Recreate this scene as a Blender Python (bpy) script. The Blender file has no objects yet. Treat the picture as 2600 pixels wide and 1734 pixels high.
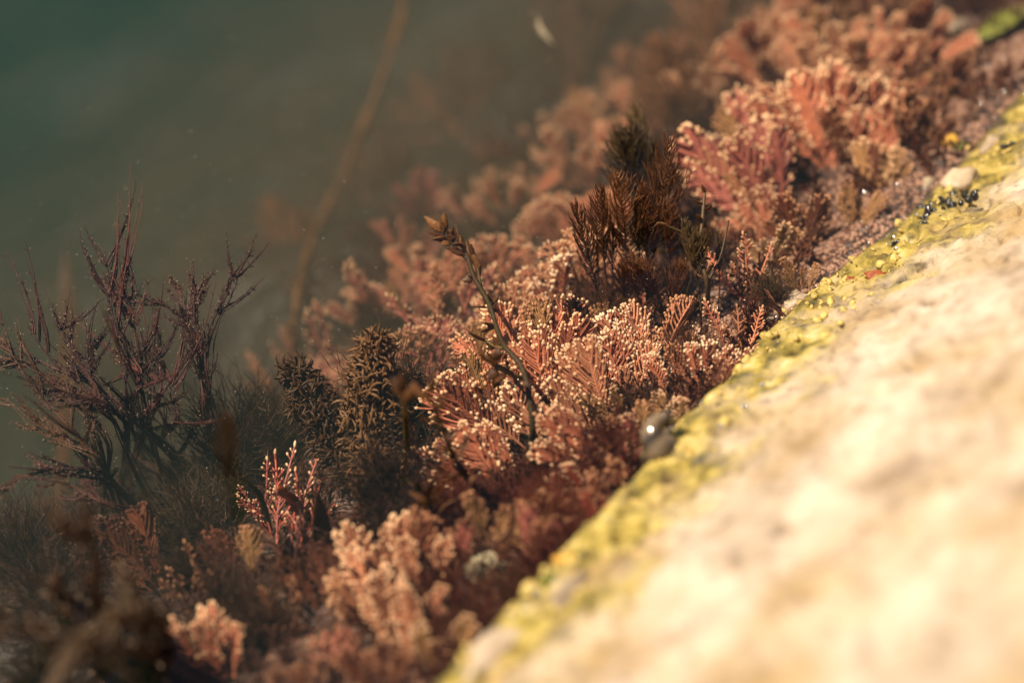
import bpy, math, random
import numpy as np
from mathutils import Vector, Matrix, noise

# 1 Blender unit = 1 cm (a close-up of a tide pool edge, about 13 cm wide)
SC = bpy.context.scene
SC.unit_settings.system = 'METRIC'
SC.unit_settings.scale_length = 0.01
COL = SC.collection

# ------------------------------------------------------------------ camera
PITCH = math.radians(45)
FOCUS = 30.0
TGT = Vector((0, 0, -0.14))
FWD = Vector((0, math.sin(PITCH), -math.cos(PITCH)))
CUP = Vector((0, math.cos(PITCH), math.sin(PITCH)))
CX = Vector((1, 0, 0))
BACK = -FWD
CAM = TGT - FWD * FOCUS
cd = bpy.data.cameras.new('camera')
cam = bpy.data.objects.new('camera', cd)
COL.objects.link(cam)
cam.location = CAM
cam.rotation_euler = (PITCH, 0, 0)
cd.sensor_width = 36.0
cd.lens = 36.0 * FOCUS / 13.0
cd.clip_start = 0.1
cd.clip_end = 3000
cd.dof.use_dof = True
cd.dof.focus_distance = FOCUS
APR = 0.46                                  # aperture radius in cm
cd.dof.aperture_fstop = cd.lens * 1e-3 / (2 * APR)
cd.dof.aperture_blades = 0
SC.camera = cam

# ------------------------------------------------------------------ light
SUN_TO = Vector((-0.50, 0.08, 0.86)).normalized()
world = bpy.data.worlds.new('World')
SC.world = world
world.use_nodes = True
wn = world.node_tree.nodes
wl = world.node_tree.links
bg = wn['Background']
sky = wn.new('ShaderNodeTexSky')
sky.sky_type = 'NISHITA'
sky.sun_disc = False
sky.sun_elevation = math.asin(SUN_TO.z)
sky.sun_rotation = math.atan2(SUN_TO.x, SUN_TO.y)
wl.new(sky.outputs[0], bg.inputs[0])
bg.inputs[1].default_value = 0.05
sd = bpy.data.lights.new('sun', 'SUN')
sd.energy = 4.6
sd.angle = math.radians(0.5)
sd.color = (1.0, 0.82, 0.60)
so = bpy.data.objects.new('sun', sd)
COL.objects.link(so)
so.rotation_euler = SUN_TO.to_track_quat('Z', 'Y').to_euler()
so.location = SUN_TO * 60
SC.view_settings.view_transform = 'Standard'
SC.view_settings.look = 'None'
SC.view_settings.gamma = 1
SC.view_settings.use_curve_mapping = False
SC.view_settings.exposure = 0.90
SC.cycles.use_denoising = True
SC.cycles.max_bounces = 6
SC.cycles.diffuse_bounces = 3
SC.cycles.volume_bounces = 0
SC.cycles.transparent_max_bounces = 12
SC.cycles.sample_clamp_indirect = 3.0

WATER_Z = 0.6
rnd = random.Random(7)

# ------------------------------------------------------------------ helpers: geometry
class MB:
    """collects quad strips; every face is a quad"""
    def __init__(s):
        s.v = []; s.f = []; s.n = 0
    def add(s, V, F):
        s.v.append(V); s.f.append(F + s.n); s.n += len(V)
    def arrays(s):
        if not s.v:
            return np.zeros((0, 3)), np.zeros((0, 4), int)
        return np.concatenate(s.v), np.concatenate(s.f)
    def tube(s, pts, rad, sides=5, flat=1.0, ref=None):
        P = np.asarray(pts, float); R = np.asarray(rad, float); n = len(P)
        T = np.gradient(P, axis=0)
        T /= np.linalg.norm(T, axis=1)[:, None] + 1e-9
        a = np.asarray(ref, float) if ref is not None else (np.array([1.0, 0, 0]) if abs(T[0][0]) < 0.8 else np.array([0, 1.0, 0]))
        N = np.zeros_like(P)
        for i in range(n):
            a = a - T[i] * a.dot(T[i]); l = np.linalg.norm(a)
            a = a / l if l > 1e-6 else np.array([0.3, 0.5, 0.8])
            N[i] = a
        B = np.cross(T, N)
        ang = np.arange(sides) * 2 * math.pi / sides
        V = P[:, None, :] + R[:, None, None] * (np.cos(ang)[None, :, None] * N[:, None, :] + flat * np.sin(ang)[None, :, None] * B[:, None, :])
        V = V.reshape(-1, 3)
        i, j = np.meshgrid(np.arange(n - 1), np.arange(sides), indexing='ij')
        j2 = (j + 1) % sides
        F = np.stack([i * sides + j, i * sides + j2, (i + 1) * sides + j2, (i + 1) * sides + j], -1).reshape(-1, 4)
        s.add(V, F)
    def bead(s, c, d, r, l=1.0, sides=6):
        """an ovoid bead of radius r about c, long axis d"""
        d = np.asarray(d, float); d = d / (np.linalg.norm(d) + 1e-9); c = np.asarray(c, float)
        k = np.array([-1, -.8, -.35, .25, .72, 1.0])
        s.tube([c + d * x * r * l for x in k], [r * q for q in (.02, .6, .95, .97, .66, .02)], sides)

def mesh(name, V, F, mat=None, smooth=True):
    me = bpy.data.meshes.new(name)
    V = np.ascontiguousarray(V, dtype=np.float32); F = np.ascontiguousarray(F, dtype=np.int32)
    me.vertices.add(len(V)); me.vertices.foreach_set('co', V.ravel())
    me.loops.add(F.size); me.loops.foreach_set('vertex_index', F.ravel())
    me.polygons.add(len(F)); me.polygons.foreach_set('loop_start', np.arange(0, F.size, 4, dtype=np.int32))
    if smooth:
        me.polygons.foreach_set('use_smooth', np.ones(len(F), dtype=bool))
    me.update(calc_edges=True)
    if mat: me.materials.append(mat)
    return me

def link(name, me, parent=None, mat=None, M=None):
    o = bpy.data.objects.new(name, me)
    COL.objects.link(o)
    if parent: o.parent = parent
    if M is not None: o.matrix_local = M
    if mat and me is not None:
        if not me.materials: me.materials.append(mat)
        if me.materials[0] != mat:
            o.material_slots[0].link = 'OBJECT'
            o.material_slots[0].material = mat
    return o

def tag(o, label=None, cat=None, group=None, kind=None):
    if label: o['label'] = label
    if cat: o['category'] = cat
    if group: o['group'] = group
    if kind: o['kind'] = kind
    return o

def root(name, loc, label, cat, group=None):
    o = bpy.data.objects.new(name, None)
    COL.objects.link(o)
    o.location = loc
    o.empty_display_size = 0.2
    return tag(o, label, cat, group)

# ------------------------------------------------------------------ helpers: materials
def principled(name, build=None, **kw):
    m = bpy.data.materials.new(name); m.use_nodes = True
    b = m.node_tree.nodes['Principled BSDF']
    for k, v in kw.items():
        b.inputs[k].default_value = v
    return m, m.node_tree, b

def weed(name, c1, c2, rough=0.5, scale=9.0, trans=0.0, spec=0.4, var=0.34, bump=0.3, bscale=40.):
    """algae tissue: two tones mottled, a little variation from plant to plant"""
    m, nt, b = principled(name, Roughness=rough)
    b.inputs['Specular IOR Level'].default_value = spec
    N = nt.nodes; L = nt.links
    tc = N.new('ShaderNodeTexCoord'); ns = N.new('ShaderNodeTexNoise'); ns.inputs['Scale'].default_value = scale; ns.inputs['Detail'].default_value = 3
    L.new(tc.outputs['Object'], ns.inputs['Vector'])
    oi = N.new('ShaderNodeObjectInfo')
    ad = N.new('ShaderNodeMath'); ad.operation = 'MULTIPLY_ADD'
    L.new(oi.outputs['Random'], ad.inputs[0]); ad.inputs[1].default_value = 0.45; L.new(ns.outputs['Fac'], ad.inputs[2])
    rp = N.new('ShaderNodeValToRGB'); rp.color_ramp.elements[0].position = 0.45; rp.color_ramp.elements[1].position = 0.95
    rp.color_ramp.elements[0].color = (*c1, 1); rp.color_ramp.elements[1].color = (*c2, 1)
    L.new(ad.outputs[0], rp.inputs[0])
    hv = N.new('ShaderNodeHueSaturation')
    mp = N.new('ShaderNodeMapRange'); mp.inputs[3].default_value = 1 - var; mp.inputs[4].default_value = 1 + var
    L.new(oi.outputs['Random'], mp.inputs[0]); L.new(mp.outputs[0], hv.inputs['Value']); L.new(rp.outputs[0], hv.inputs['Color'])
    L.new(hv.outputs[0], b.inputs['Base Color'])
    if bump:
        n2 = N.new('ShaderNodeTexNoise'); n2.inputs['Scale'].default_value = bscale; L.new(tc.outputs['Object'], n2.inputs['Vector'])
        bp = N.new('ShaderNodeBump'); bp.inputs['Strength'].default_value = bump; bp.inputs['Distance'].default_value = 0.02
        L.new(n2.outputs['Fac'], bp.inputs['Height']); L.new(bp.outputs[0], b.inputs['Normal'])
    if trans:
        tr = N.new('ShaderNodeBsdfTranslucent'); L.new(hv.outputs[0], tr.inputs[0])
        mx = N.new('ShaderNodeMixShader'); mx.inputs[0].default_value = trans
        L.new(b.outputs[0], mx.inputs[1]); L.new(tr.outputs[0], mx.inputs[2])
        L.new(mx.outputs[0], N['Material Output'].inputs['Surface'])
    return m

M = {}
M['pink'] = weed('coralline_pink', (.41, .12, .062), (.60, .225, .125), trans=.12, spec=.45)
M['rose'] = weed('coralline_rose', (.36, .098, .072), (.52, .19, .14), trans=.12)
M['orange'] = weed('coralline_orange', (.40, .15, .075), (.57, .255, .14), trans=.15)
M['tan'] = weed('coralline_tan', (.28, .14, .05), (.42, .23, .095), trans=.12)
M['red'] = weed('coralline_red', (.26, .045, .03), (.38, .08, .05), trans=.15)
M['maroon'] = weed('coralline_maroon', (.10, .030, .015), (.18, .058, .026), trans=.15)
M['tip'] = weed('coralline_tip', (.70, .38, .20), (.83, .55, .33), trans=.1, spec=.5, var=.12, bump=.1)
M['tip_white'] = weed('coralline_tip_white', (.74, .47, .29), (.86, .64, .43), trans=.1, spec=.5, var=.12, bump=.1)
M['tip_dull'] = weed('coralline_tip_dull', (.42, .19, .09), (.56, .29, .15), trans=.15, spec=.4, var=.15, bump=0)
M['plume'] = weed('plume_brown', (.095, .036, .014), (.165, .062, .024), trans=.3, bump=0)
M['plume_olive'] = weed('plume_olive', (.060, .036, .014), (.115, .070, .028), trans=.3, bump=0)
M['plume_rust'] = weed('plume_rust', (.115, .044, .016), (.19, .076, .028), trans=.3, bump=0)
M['olive'] = weed('shaggy_olive', (.058, .027, .011), (.125, .064, .026), spec=.25, rough=.45, scale=30)
M['purple'] = weed('bushy_purple', (.042, .017, .014), (.080, .031, .025), spec=.2, rough=.5)
M['purplebrown'] = weed('bushy_brown', (.045, .020, .011), (.085, .038, .020), spec=.3, rough=.5)
M['speck'] = weed('pale_specks', (.22, .15, .10), (.38, .28, .20), bump=0)
M['stem'] = weed('stem_olive', (.040, .026, .008), (.085, .052, .014), scale=14, rough=.6, spec=.25, bump=.6, bscale=25)
M['leaf'] = weed('leaf_brown', (.12, .048, .014), (.20, .09, .026), scale=12, trans=.25, bump=.7, bscale=22)
M['blade'] = weed('blade_amber', (.075, .028, .008), (.13, .052, .016), trans=.35)
M['leafgold'] = weed('leaf_gold', (.12, .05, .008), (.21, .095, .014), trans=.35)
M['fuzz'] = weed('fuzz_brown', (.055, .030, .014), (.11, .065, .032), trans=.2, bump=0)
M['fuzzred'] = weed('fuzz_red', (.09, .018, .008), (.17, .040, .015), trans=.25, bump=0)
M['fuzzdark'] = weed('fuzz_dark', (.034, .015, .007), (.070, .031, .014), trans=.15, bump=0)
M['turfpink'] = weed('turf_pink', (.16, .055, .028), (.30, .12, .06), bump=0, scale=3)
M['turfdark'] = weed('turf_dark', (.035, .014, .009), (.10, .038, .024), bump=0, scale=3)
M['black'] = weed('black_bead', (.006, .006, .007), (.014, .014, .016), rough=.15, spec=.6, bump=0)
M['greenleaf'] = weed('green_leaf', (.12, .135, .018), (.22, .23, .045), trans=.3, scale=4)
M['rust'] = weed('rust_crust', (.13, .033, .012), (.23, .06, .02), scale=8)
M['goldcrust'] = weed('gold_crust', (.50, .26, .03), (.62, .38, .06), scale=8)
M['limpet'] = weed('limpet_shell', (.10, .10, .06), (.26, .23, .15), scale=5, bump=.5, bscale=12)
M['pebble'] = weed('pebble_pale', (.24, .18, .12), (.44, .35, .25), scale=5, bump=.6, bscale=14)
M['shrimp'] = weed('shrimp_shell', (.40, .33, .20), (.70, .62, .45), trans=.3, scale=14, bump=0)
M['eye'] = weed('shrimp_eye', (.01, .008, .006), (.02, .015, .01), rough=.2, bump=0)

# ------------------------------------------------------------------ terrain
SH_P = Vector((3.5, 0.2)); SH_T = Vector((0.62, 0.785)).normalized(); SH_N = Vector((-SH_T.y, SH_T.x))
def sstep(a, b, x):
    q = min(1.0, max(0.0, (x - a) / (b - a))); return q * q * (3 - 2 * q)
def shore(x, y):
    dx, dy = x - SH_P.x, y - SH_P.y
    return dx * SH_N.x + dy * SH_N.y, dx * SH_T.x + dy * SH_T.y
def nz(x, y, sc, off=0.0):
    return noise.noise(Vector((x * sc, y * sc, off)))
def rim_height(t):
    return min(1.1, max(0.06, 0.10 + 0.115 * (1.6 - t)))
# the rim of the rock in plan, from its line of sight in the photo and its height over the pool
RIM_T, RIM_S = [], []
for (px_, py_) in ((960, 1890), (1105, 1740), (1240, 1605), (1365, 1470), (1462, 1368), (1560, 1262), (1630, 1190), (1745, 1062), (1860, 955), (1950, 850), (2060, 742), (2200, 652), (2330, 545), (2450, 425), (2600, 255), (2760, 110)):
    r_ = CX * ((px_ - 1300) * .005) + CUP * ((867 - py_) * .005) + FWD * FOCUS
    t_ = 0.0
    for _ in range(6):
        q_ = CAM + r_ * ((rim_height(t_) - CAM.z) / r_.z); s_, t_ = shore(q_.x, q_.y)
    RIM_T.append(t_); RIM_S.append(s_ + .16)
RIM_T = np.array(RIM_T); RIM_S = np.array(RIM_S)
_shore0 = shore
def shore(x, y):
    s, t = _shore0(x, y)
    return s - float(np.interp(t, RIM_T, RIM_S)), t
def plan(s, t):
    s = s + float(np.interp(t, RIM_T, RIM_S))
    return SH_P.x + SH_N.x * s + SH_T.x * t, SH_P.y + SH_N.y * s + SH_T.y * t
def height(x, y, fine=True, pool=False):
    s, t = shore(x, y)
    s = s + 0.06 * nz(t, 0, .9, 3.1) + 0.05 * nz(t, s, 2.1, 8.0)
    rim = rim_height(t)
    if pool and s < 0: return -.06 + .1 * s
    if s < 0:
        r = -s
        z = rim * sstep(-0.02, 0.22, r) + 0.50 * r + 0.24 * max(0, r - .8)
        a = sstep(0.0, .5, r)
        z += a * (0.16 * nz(x, y, .55, 1.7) + 0.07 * nz(x, y, 1.5, 4.4))
        if fine:
            k = 1 - abs(nz(x, y, 3.2, 2.2)) * 2
            z += (0.09 * a + .03) * (k * .5 + nz(x, y, 6.5, 5.0) * .6) + .018 * nz(x, y, 14, 9)
            z -= .14 * sstep(.28, .5, nz(x, y, 1.9, 12.0)) + .10 * sstep(.30, .5, nz(x, y, 4.1, 15.0))
        if r > 14: z += (r - 14) * -.35
        return z
    e = 3.3 + 2.9 * (1 - sstep(-5.6, -2.6, t)) + 2.2 * (1 - sstep(-8.5, -5.5, t)) - 0.5 * sstep(3, 8, t)
    z = -0.34 * min(s, e) - 0.06
    if s > e:
        q = s - e
        g = 0.92 - .36 * sstep(-4, -.5, t)
        z -= g * q if q < 18 else g * 18 + 0.25 * (q - 18)
    z += 0.16 * nz(x, y, .8, .3) * sstep(0, .6, s) + 0.55 * nz(x, y, .28, 7.7) * sstep(2.5, 6, s)
    if fine:
        z += (.07 * nz(x, y, 2.6, 5.5) + .03 * nz(x, y, 7, 6.5))
    return max(z, -26.0)

def axis_coords(a, b, step, far):
    c = list(np.arange(a, b + 1e-6, step)); d = step
    lo = a; hi = b; L = []; H = []
    while lo > -far:
        d *= 1.18; lo -= d; L.append(lo)
    d = step
    while hi < far:
        d *= 1.18; hi += d; H.append(hi)
    return np.array(L[::-1] + c + H)
gx = axis_coords(-8.0, 10.0, 0.06, 260); gy = axis_coords(-8.5, 13.0, 0.06, 260)
nx, ny = len(gx), len(gy)
V = np.zeros((nx * ny, 3), np.float32); SV = np.zeros(nx * ny, np.float32)
k = 0
for xi in gx:
    for yi in gy:
        V[k] = (xi, yi, height(xi, yi)); SV[k] = shore(xi, yi)[0]; k += 1
ii, jj = np.meshgrid(np.arange(nx - 1), np.arange(ny - 1), indexing='ij')
F = np.stack([ii * ny + jj, (ii + 1) * ny + jj, (ii + 1) * ny + jj + 1, ii * ny + jj + 1], -1).reshape(-1, 4)

def rock_material():
    m, nt, b = principled('shore_rock', Roughness=.75)
    N = nt.nodes; L = nt.links
    at = N.new('ShaderNodeAttribute'); at.attribute_name = 'shore'
    tc = N.new('ShaderNodeTexCoord')
    def ntex(sc, det=4):
        n = N.new('ShaderNodeTexNoise'); n.inputs['Scale'].default_value = sc; n.inputs['Detail'].default_value = det
        L.new(tc.outputs['Object'], n.inputs['Vector']); return n.outputs['Fac']
    def math_(op, a, b_):
        q = N.new('ShaderNodeMath'); q.operation = op
        for i, w in enumerate((a, b_)):
            if isinstance(w, (int, float)): q.inputs[i].default_value = w
            else: L.new(w, q.inputs[i])
        return q.outputs[0]
    def ramp(fac, stops):
        r = N.new('ShaderNodeValToRGB'); e = r.color_ramp.elements
        while len(e) < len(stops): e.new(.5)
        for q, (p, c) in zip(e, stops): q.position = p; q.color = (*c, 1)
        L.new(fac, r.inputs[0]); return r.outputs[0]
    def mix(f, a, b_):
        q = N.new('ShaderNodeMix'); q.data_type = 'RGBA'; L.new(f, q.inputs[0]); L.new(a, q.inputs[6]); L.new(b_, q.inputs[7]); return q.outputs[2]
    dry = ramp(ntex(.9, 4), [(.30, (.25, .19, .135)), (.43, (.40, .325, .245)), (.60, (.52, .44, .355))])
    stain = ramp(ntex(.9, 4), [(.40, (.34, .235, .10)), (.60, (.44, .355, .24))])
    dry = mix(ramp(ntex(.55, 3), [(.44, (0, 0, 0)), (.66, (1, 1, 1))]), dry, stain)
    fl = N.new('ShaderNodeMix'); fl.data_type = 'RGBA'; fl.blend_type = 'MULTIPLY'; fl.inputs[0].default_value = .5
    L.new(dry, fl.inputs[6]); L.new(ramp(ntex(3.4, 6), [(.34, (.42, .36, .30)), (.46, (.86, .82, .76)), (.60, (1, 1, 1))]), fl.inputs[7]); dry = fl.outputs[2]
    lich = ramp(ntex(3.3, 5), [(.33, (.05, .042, .014)), (.44, (.18, .14, .022)), (.53, (.32, .245, .045)), (.64, (.42, .335, .095)), (.74, (.52, .45, .24))])
    band = math_('ADD', at.outputs['Fac'], math_('MULTIPLY', math_('SUBTRACT', ntex(1.3, 5), .5), 4.2))
    fband = ramp(math_('MULTIPLY_ADD', band, .25) if False else math_('ADD', math_('MULTIPLY', band, .25), .5), [(.10, (0, 0, 0)), (.37, (1, 1, 1))])
    top = mix(fband, dry, lich)
    pit = ramp(ntex(6.0, 5), [(.30, (.10, .08, .05)), (.46, (1, 1, 1))])
    mul = N.new('ShaderNodeMix'); mul.data_type = 'RGBA'; mul.blend_type = 'MULTIPLY'; mul.inputs[0].default_value = .75
    near = ramp(math_('ADD', math_('MULTIPLY', at.outputs['Fac'], .25), .75), [(.20, (0, 0, 0)), (.50, (.8, .8, .8))]); L.new(near, mul.inputs[0])
    L.new(top, mul.inputs[6]); L.new(pit, mul.inputs[7]); top = mul.outputs[2]
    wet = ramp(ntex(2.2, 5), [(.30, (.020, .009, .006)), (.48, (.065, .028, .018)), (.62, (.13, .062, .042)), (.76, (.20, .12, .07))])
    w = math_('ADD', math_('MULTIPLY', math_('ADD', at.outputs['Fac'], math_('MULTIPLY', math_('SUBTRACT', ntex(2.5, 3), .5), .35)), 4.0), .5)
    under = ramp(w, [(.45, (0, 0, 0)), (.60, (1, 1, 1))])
    deep = ramp(ntex(.8, 4), [(.35, (.010, .010, .007)), (.65, (.045, .026, .017))])
    fdeep = ramp(math_('ADD', math_('MULTIPLY', at.outputs['Fac'], .08), math_('MULTIPLY', math_('SUBTRACT', ntex(.5, 3), .5), .3)), [(.28, (0, 0, 0)), (.48, (1, 1, 1))])
    wet = mix(fdeep, wet, deep)
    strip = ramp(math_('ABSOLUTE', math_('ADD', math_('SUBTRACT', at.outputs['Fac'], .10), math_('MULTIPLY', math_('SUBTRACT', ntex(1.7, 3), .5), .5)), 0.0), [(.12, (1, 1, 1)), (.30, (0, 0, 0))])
    strip_dark = ramp(ntex(4, 4), [(.35, (.016, .011, .011)), (.68, (.060, .034, .030))])  # near-black tones for the band that follows the rock rim
    L.new(mix(strip, mix(under, top, wet), strip_dark), b.inputs['Base Color'])
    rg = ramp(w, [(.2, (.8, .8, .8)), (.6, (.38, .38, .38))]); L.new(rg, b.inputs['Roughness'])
    bp = N.new('ShaderNodeBump'); bp.inputs['Strength'].default_value = .8; bp.inputs['Distance'].default_value = .06
    L.new(math_('ADD', ntex(9, 5), math_('MULTIPLY', ntex(28, 3), .4)), bp.inputs['Height']); L.new(bp.outputs[0], b.inputs['Normal'])
    return m
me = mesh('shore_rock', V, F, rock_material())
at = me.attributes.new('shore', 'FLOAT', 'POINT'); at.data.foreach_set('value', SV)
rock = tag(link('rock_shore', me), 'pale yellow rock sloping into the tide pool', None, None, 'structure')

# ------------------------------------------------------------------ placing by sight lines on to the terrain
PX = 13.0 / 2600
def ray(px, py):
    return CX * ((px - 1300) * PX) + CUP * ((867 - py) * PX) + FWD * FOCUS
def at_depth(px, py, d):
    """the point seen at photo position px, py that lies d cm beyond the focal plane"""
    return CAM + ray(px, py) * ((FOCUS + d) / FOCUS)
def on_ground(px, py, pool=False):
    r = ray(px, py) / FOCUS; d = 16.0; prev = d
    while d < 90:
        p = CAM + r * d
        if p.z < height(p.x, p.y, False, pool):
            lo, hi = prev, d
            for _ in range(12):
                mid = (lo + hi) / 2; p = CAM + r * mid
                if p.z < height(p.x, p.y, False, pool): hi = mid
                else: lo = mid
            p = CAM + r * hi
            if pool:
                s, t = shore(p.x, p.y)
                if s < .12: p.x, p.y = plan(.12, t)
            return Vector((p.x, p.y, height(p.x, p.y, False)))
        prev = d; d += .15
    return CAM + r * 60
def idir(ang, toward):
    """growth direction: ang degrees in the plane facing the viewer (90 = up), leaning toward the viewer"""
    a = math.radians(ang)
    return (CX * math.cos(a) + CUP * math.sin(a) + BACK * toward).normalized()
def frame(d, face=BACK, twist=0.0):
    """matrix with local Z along d and local Y turned to face"""
    z = d.normalized(); y = face - z * face.dot(z)
    if y.length < 1e-3: y = CX - z * CX.dot(z)
    y.normalize(); x = y.cross(z)
    m3 = Matrix((x, y, z)).transposed()
    return (m3 @ Matrix.Rotation(twist, 3, 'Z')).to_4x4()

# ------------------------------------------------------------------ water
def water_material():
    m = bpy.data.materials.new('pool_water'); m.use_nodes = True
    N = m.node_tree.nodes; L = m.node_tree.links; N.clear()
    out = N.new('ShaderNodeOutputMaterial')
    tr = N.new('ShaderNodeBsdfTransparent'); gl = N.new('ShaderNodeBsdfGlossy'); gl.inputs['Roughness'].default_value = .03
    fr = N.new('ShaderNodeFresnel'); fr.inputs[0].default_value = 1.33
    tc = N.new('ShaderNodeTexCoord'); ns = N.new('ShaderNodeTexNoise'); ns.inputs['Scale'].default_value = .35
    bp = N.new('ShaderNodeBump'); bp.inputs['Strength'].default_value = .15; bp.inputs['Distance'].default_value = .2
    L.new(tc.outputs['Object'], ns.inputs['Vector']); L.new(ns.outputs['Fac'], bp.inputs['Height']); L.new(bp.outputs[0], gl.inputs['Normal'])
    mx = N.new('ShaderNodeMixShader'); L.new(fr.outputs[0], mx.inputs[0]); L.new(tr.outputs[0], mx.inputs[1]); L.new(gl.outputs[0], mx.inputs[2])
    L.new(mx.outputs[0], out.inputs['Surface'])
    vol = N.new('ShaderNodeVolumePrincipled')
    vol.inputs['Color'].default_value = (.062, .190, .138, 1)
    vol.inputs['Density'].default_value = .046
    vol.inputs['Anisotropy'].default_value = .1
    L.new(vol.outputs[0], out.inputs['Volume'])
    return m
w = 240.0
WV = np.array([(x, y, z) for z in (-32.0, WATER_Z) for (x, y) in ((-w, -w), (w, -w), (w, w), (-w, w))])
WF = np.array([(3, 2, 1, 0), (4, 5, 6, 7), (0, 1, 5, 4), (1, 2, 6, 5), (2, 3, 7, 6), (3, 0, 4, 7)])
water = tag(link('water', mesh('water', WV, WF, water_material(), smooth=False)), 'murky green brown pool water', None, None, 'structure')

# silt hanging in the water over the drop-off: one closed soft-edged body of brown murk below the surface
def silt(k, dens, label):
    m = bpy.data.materials.new('silt_murk'); m.use_nodes = True; N = m.node_tree.nodes; L = m.node_tree.links; N.clear()
    out = N.new('ShaderNodeOutputMaterial'); v = N.new('ShaderNodeVolumePrincipled')
    v.inputs['Color'].default_value = (.42, .275, .18, 1); v.inputs['Density'].default_value = dens
    L.new(v.outputs[0], out.inputs['Volume'])
    n, sd_ = 18, 32; Vv = []
    for i in range(n + 1):
        a = math.pi * i / n
        for j in range(sd_):
            q = 2 * math.pi * j / sd_; Vv.append((math.sin(a) * math.cos(q), math.sin(a) * math.sin(q), math.cos(a)))
    Vv = np.array(Vv) * np.array((5.6 * k, 12.0 * k, 3.3 * min(k, 1.04)))
    i, j = np.meshgrid(np.arange(n), np.arange(sd_), indexing='ij'); j2 = (j + 1) % sd_
    F_ = np.stack([i * sd_ + j, (i + 1) * sd_ + j, (i + 1) * sd_ + j2, i * sd_ + j2], -1).reshape(-1, 4)
    o = link('silt_haze', mesh('silt_haze', Vv, F_, m)); x, y = plan(6.2, 2.6); o.location = (x, y, -2.9)
    o.rotation_euler = (0, 0, math.atan2(SH_N.y, SH_N.x))
    return tag(o, label, 'murk', None, 'stuff')
for k_, lb_ in ((1.28, 'thin outer veil of brown silt in the open water'), (1.15, 'faint brown silt around the drop-off'), (.95, 'brown silt hanging behind the seaweed bank'), (.72, 'densest brown silt in the middle of the murk')):
    silt(k_, .0125, lb_)

# ------------------------------------------------------------------ plant templates (local Z = growth, XZ = flat of the frond)
def wob(r, a): return r.uniform(-a, a)

def t_feather(seed, L=1.0, W=.42, n=17, rr=.0155, tipr=.0225, fork=.45, start=.18, bend=.15):
    r = random.Random(seed); A = MB(); B = MB()
    bx, by = wob(r, bend), wob(r, bend)
    ax = lambda t: np.array([bx * t * t * L, by * t * t * L, t * L])
    ts = np.linspace(0, 1, n)
    A.tube([ax(t) for t in ts], [rr * (1.35 - .5 * t) * (1 + .18 * (i % 2)) for i, t in enumerate(ts)], 5)
    B.bead(ax(1.0), (bx, by, 1), tipr, 1.3)
    def twig(p0, d0, ln, up, rad, depth):
        d = d0 / np.linalg.norm(d0); P = [p0]; Dd = []
        m = 5
        for q in range(m):
            d = d + up * (.16 if depth == 0 else .10) + np.array([wob(r, .05), wob(r, .05), wob(r, .05)]); d /= np.linalg.norm(d)
            P.append(P[-1] + d * ln / m); Dd.append(d)
        R = [rad * (1.0 + (.16 if q % 2 else -.05)) for q in range(m + 1)]; R[0] = rad * .75; R[-1] = rad * .8
        A.tube(P, R, 4)
        B.bead(P[-1], d, tipr * r.uniform(.8, 1.12), r.uniform(1.1, 1.5))
        if depth == 0 and ln > .14:
            for sgn in (-1, 1):
                if r.random() < fork:
                    q = r.choice((2, 3)); side = np.cross(Dd[q - 1], np.array([0, 1.0, 0])) * sgn
                    twig(P[q], Dd[q - 1] + side * .62 + np.array([0, wob(r, .3), 0]), ln * r.uniform(.32, .5), up, rad * .85, 1)
    for i, t in enumerate(ts[:-1]):
        if t < start: continue
        prof = (.45 + .55 * min(1, (t - start) / .38)) * (1 - .55 * max(0, (t - .62) / .38) ** 1.3)
        ang = math.radians(58 - 30 * t)
        for sgn in (-1, 1):
            if r.random() < .05: continue
            d = np.array([sgn * math.sin(ang), wob(r, .22), math.cos(ang)])
            twig(ax(t), d, W * prof * r.uniform(.82, 1.1), np.array([0, 0, 1.0]), rr, 0)
    return A, B

def t_fan(seed, L=1.0, depth=6, rr=.0135, tipr=.0165, spread=23, pinn=.5):
    """forked fan: repeated forking in one plane with short side twigs, pale ends"""
    r = random.Random(seed); A = MB(); B = MB()
    seg = L / (depth * .80)
    def go(p, a, y, ln, k, rad):
        d = np.array([math.sin(a), y, math.cos(a)])
        m = p + d * ln * .5 + np.array([wob(r, .01), wob(r, .015), 0]); e = p + d * ln
        A.tube([p, (p + m) / 2, m, (m + e) / 2, e], [rad * .85, rad * 1.1, rad * .9, rad * 1.1, rad * .85], 4)
        if k >= 2:
            for sgn in (-1, 1):
                if r.random() < pinn:
                    aa = a + sgn * r.uniform(.5, .8); dd = np.array([math.sin(aa), y + wob(r, .3), math.cos(aa)])
                    q = m + dd * ln * r.uniform(.35, .6)
                    A.tube([m, (m + q) / 2, q], [rad * .7, rad * .85, rad * .6], 4); B.bead(q, dd, tipr * r.uniform(.7, 1), 1.3)
        if k >= depth or (k > 3 and r.random() < .10):
            B.bead(e, d, tipr * r.uniform(.85, 1.15), 1.35); return
        sp = math.radians(spread) * (1.15 - .08 * k)
        for sgn in (-1, 1):
            go(e, a + sgn * sp * r.uniform(.6, 1.2), y * .7 + wob(r, .16), ln * r.uniform(.80, 1.02), k + 1, rad * .93)
    go(np.zeros(3), wob(r, .1), 0, seg, 0, rr * 1.4)
    return A, B

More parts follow.
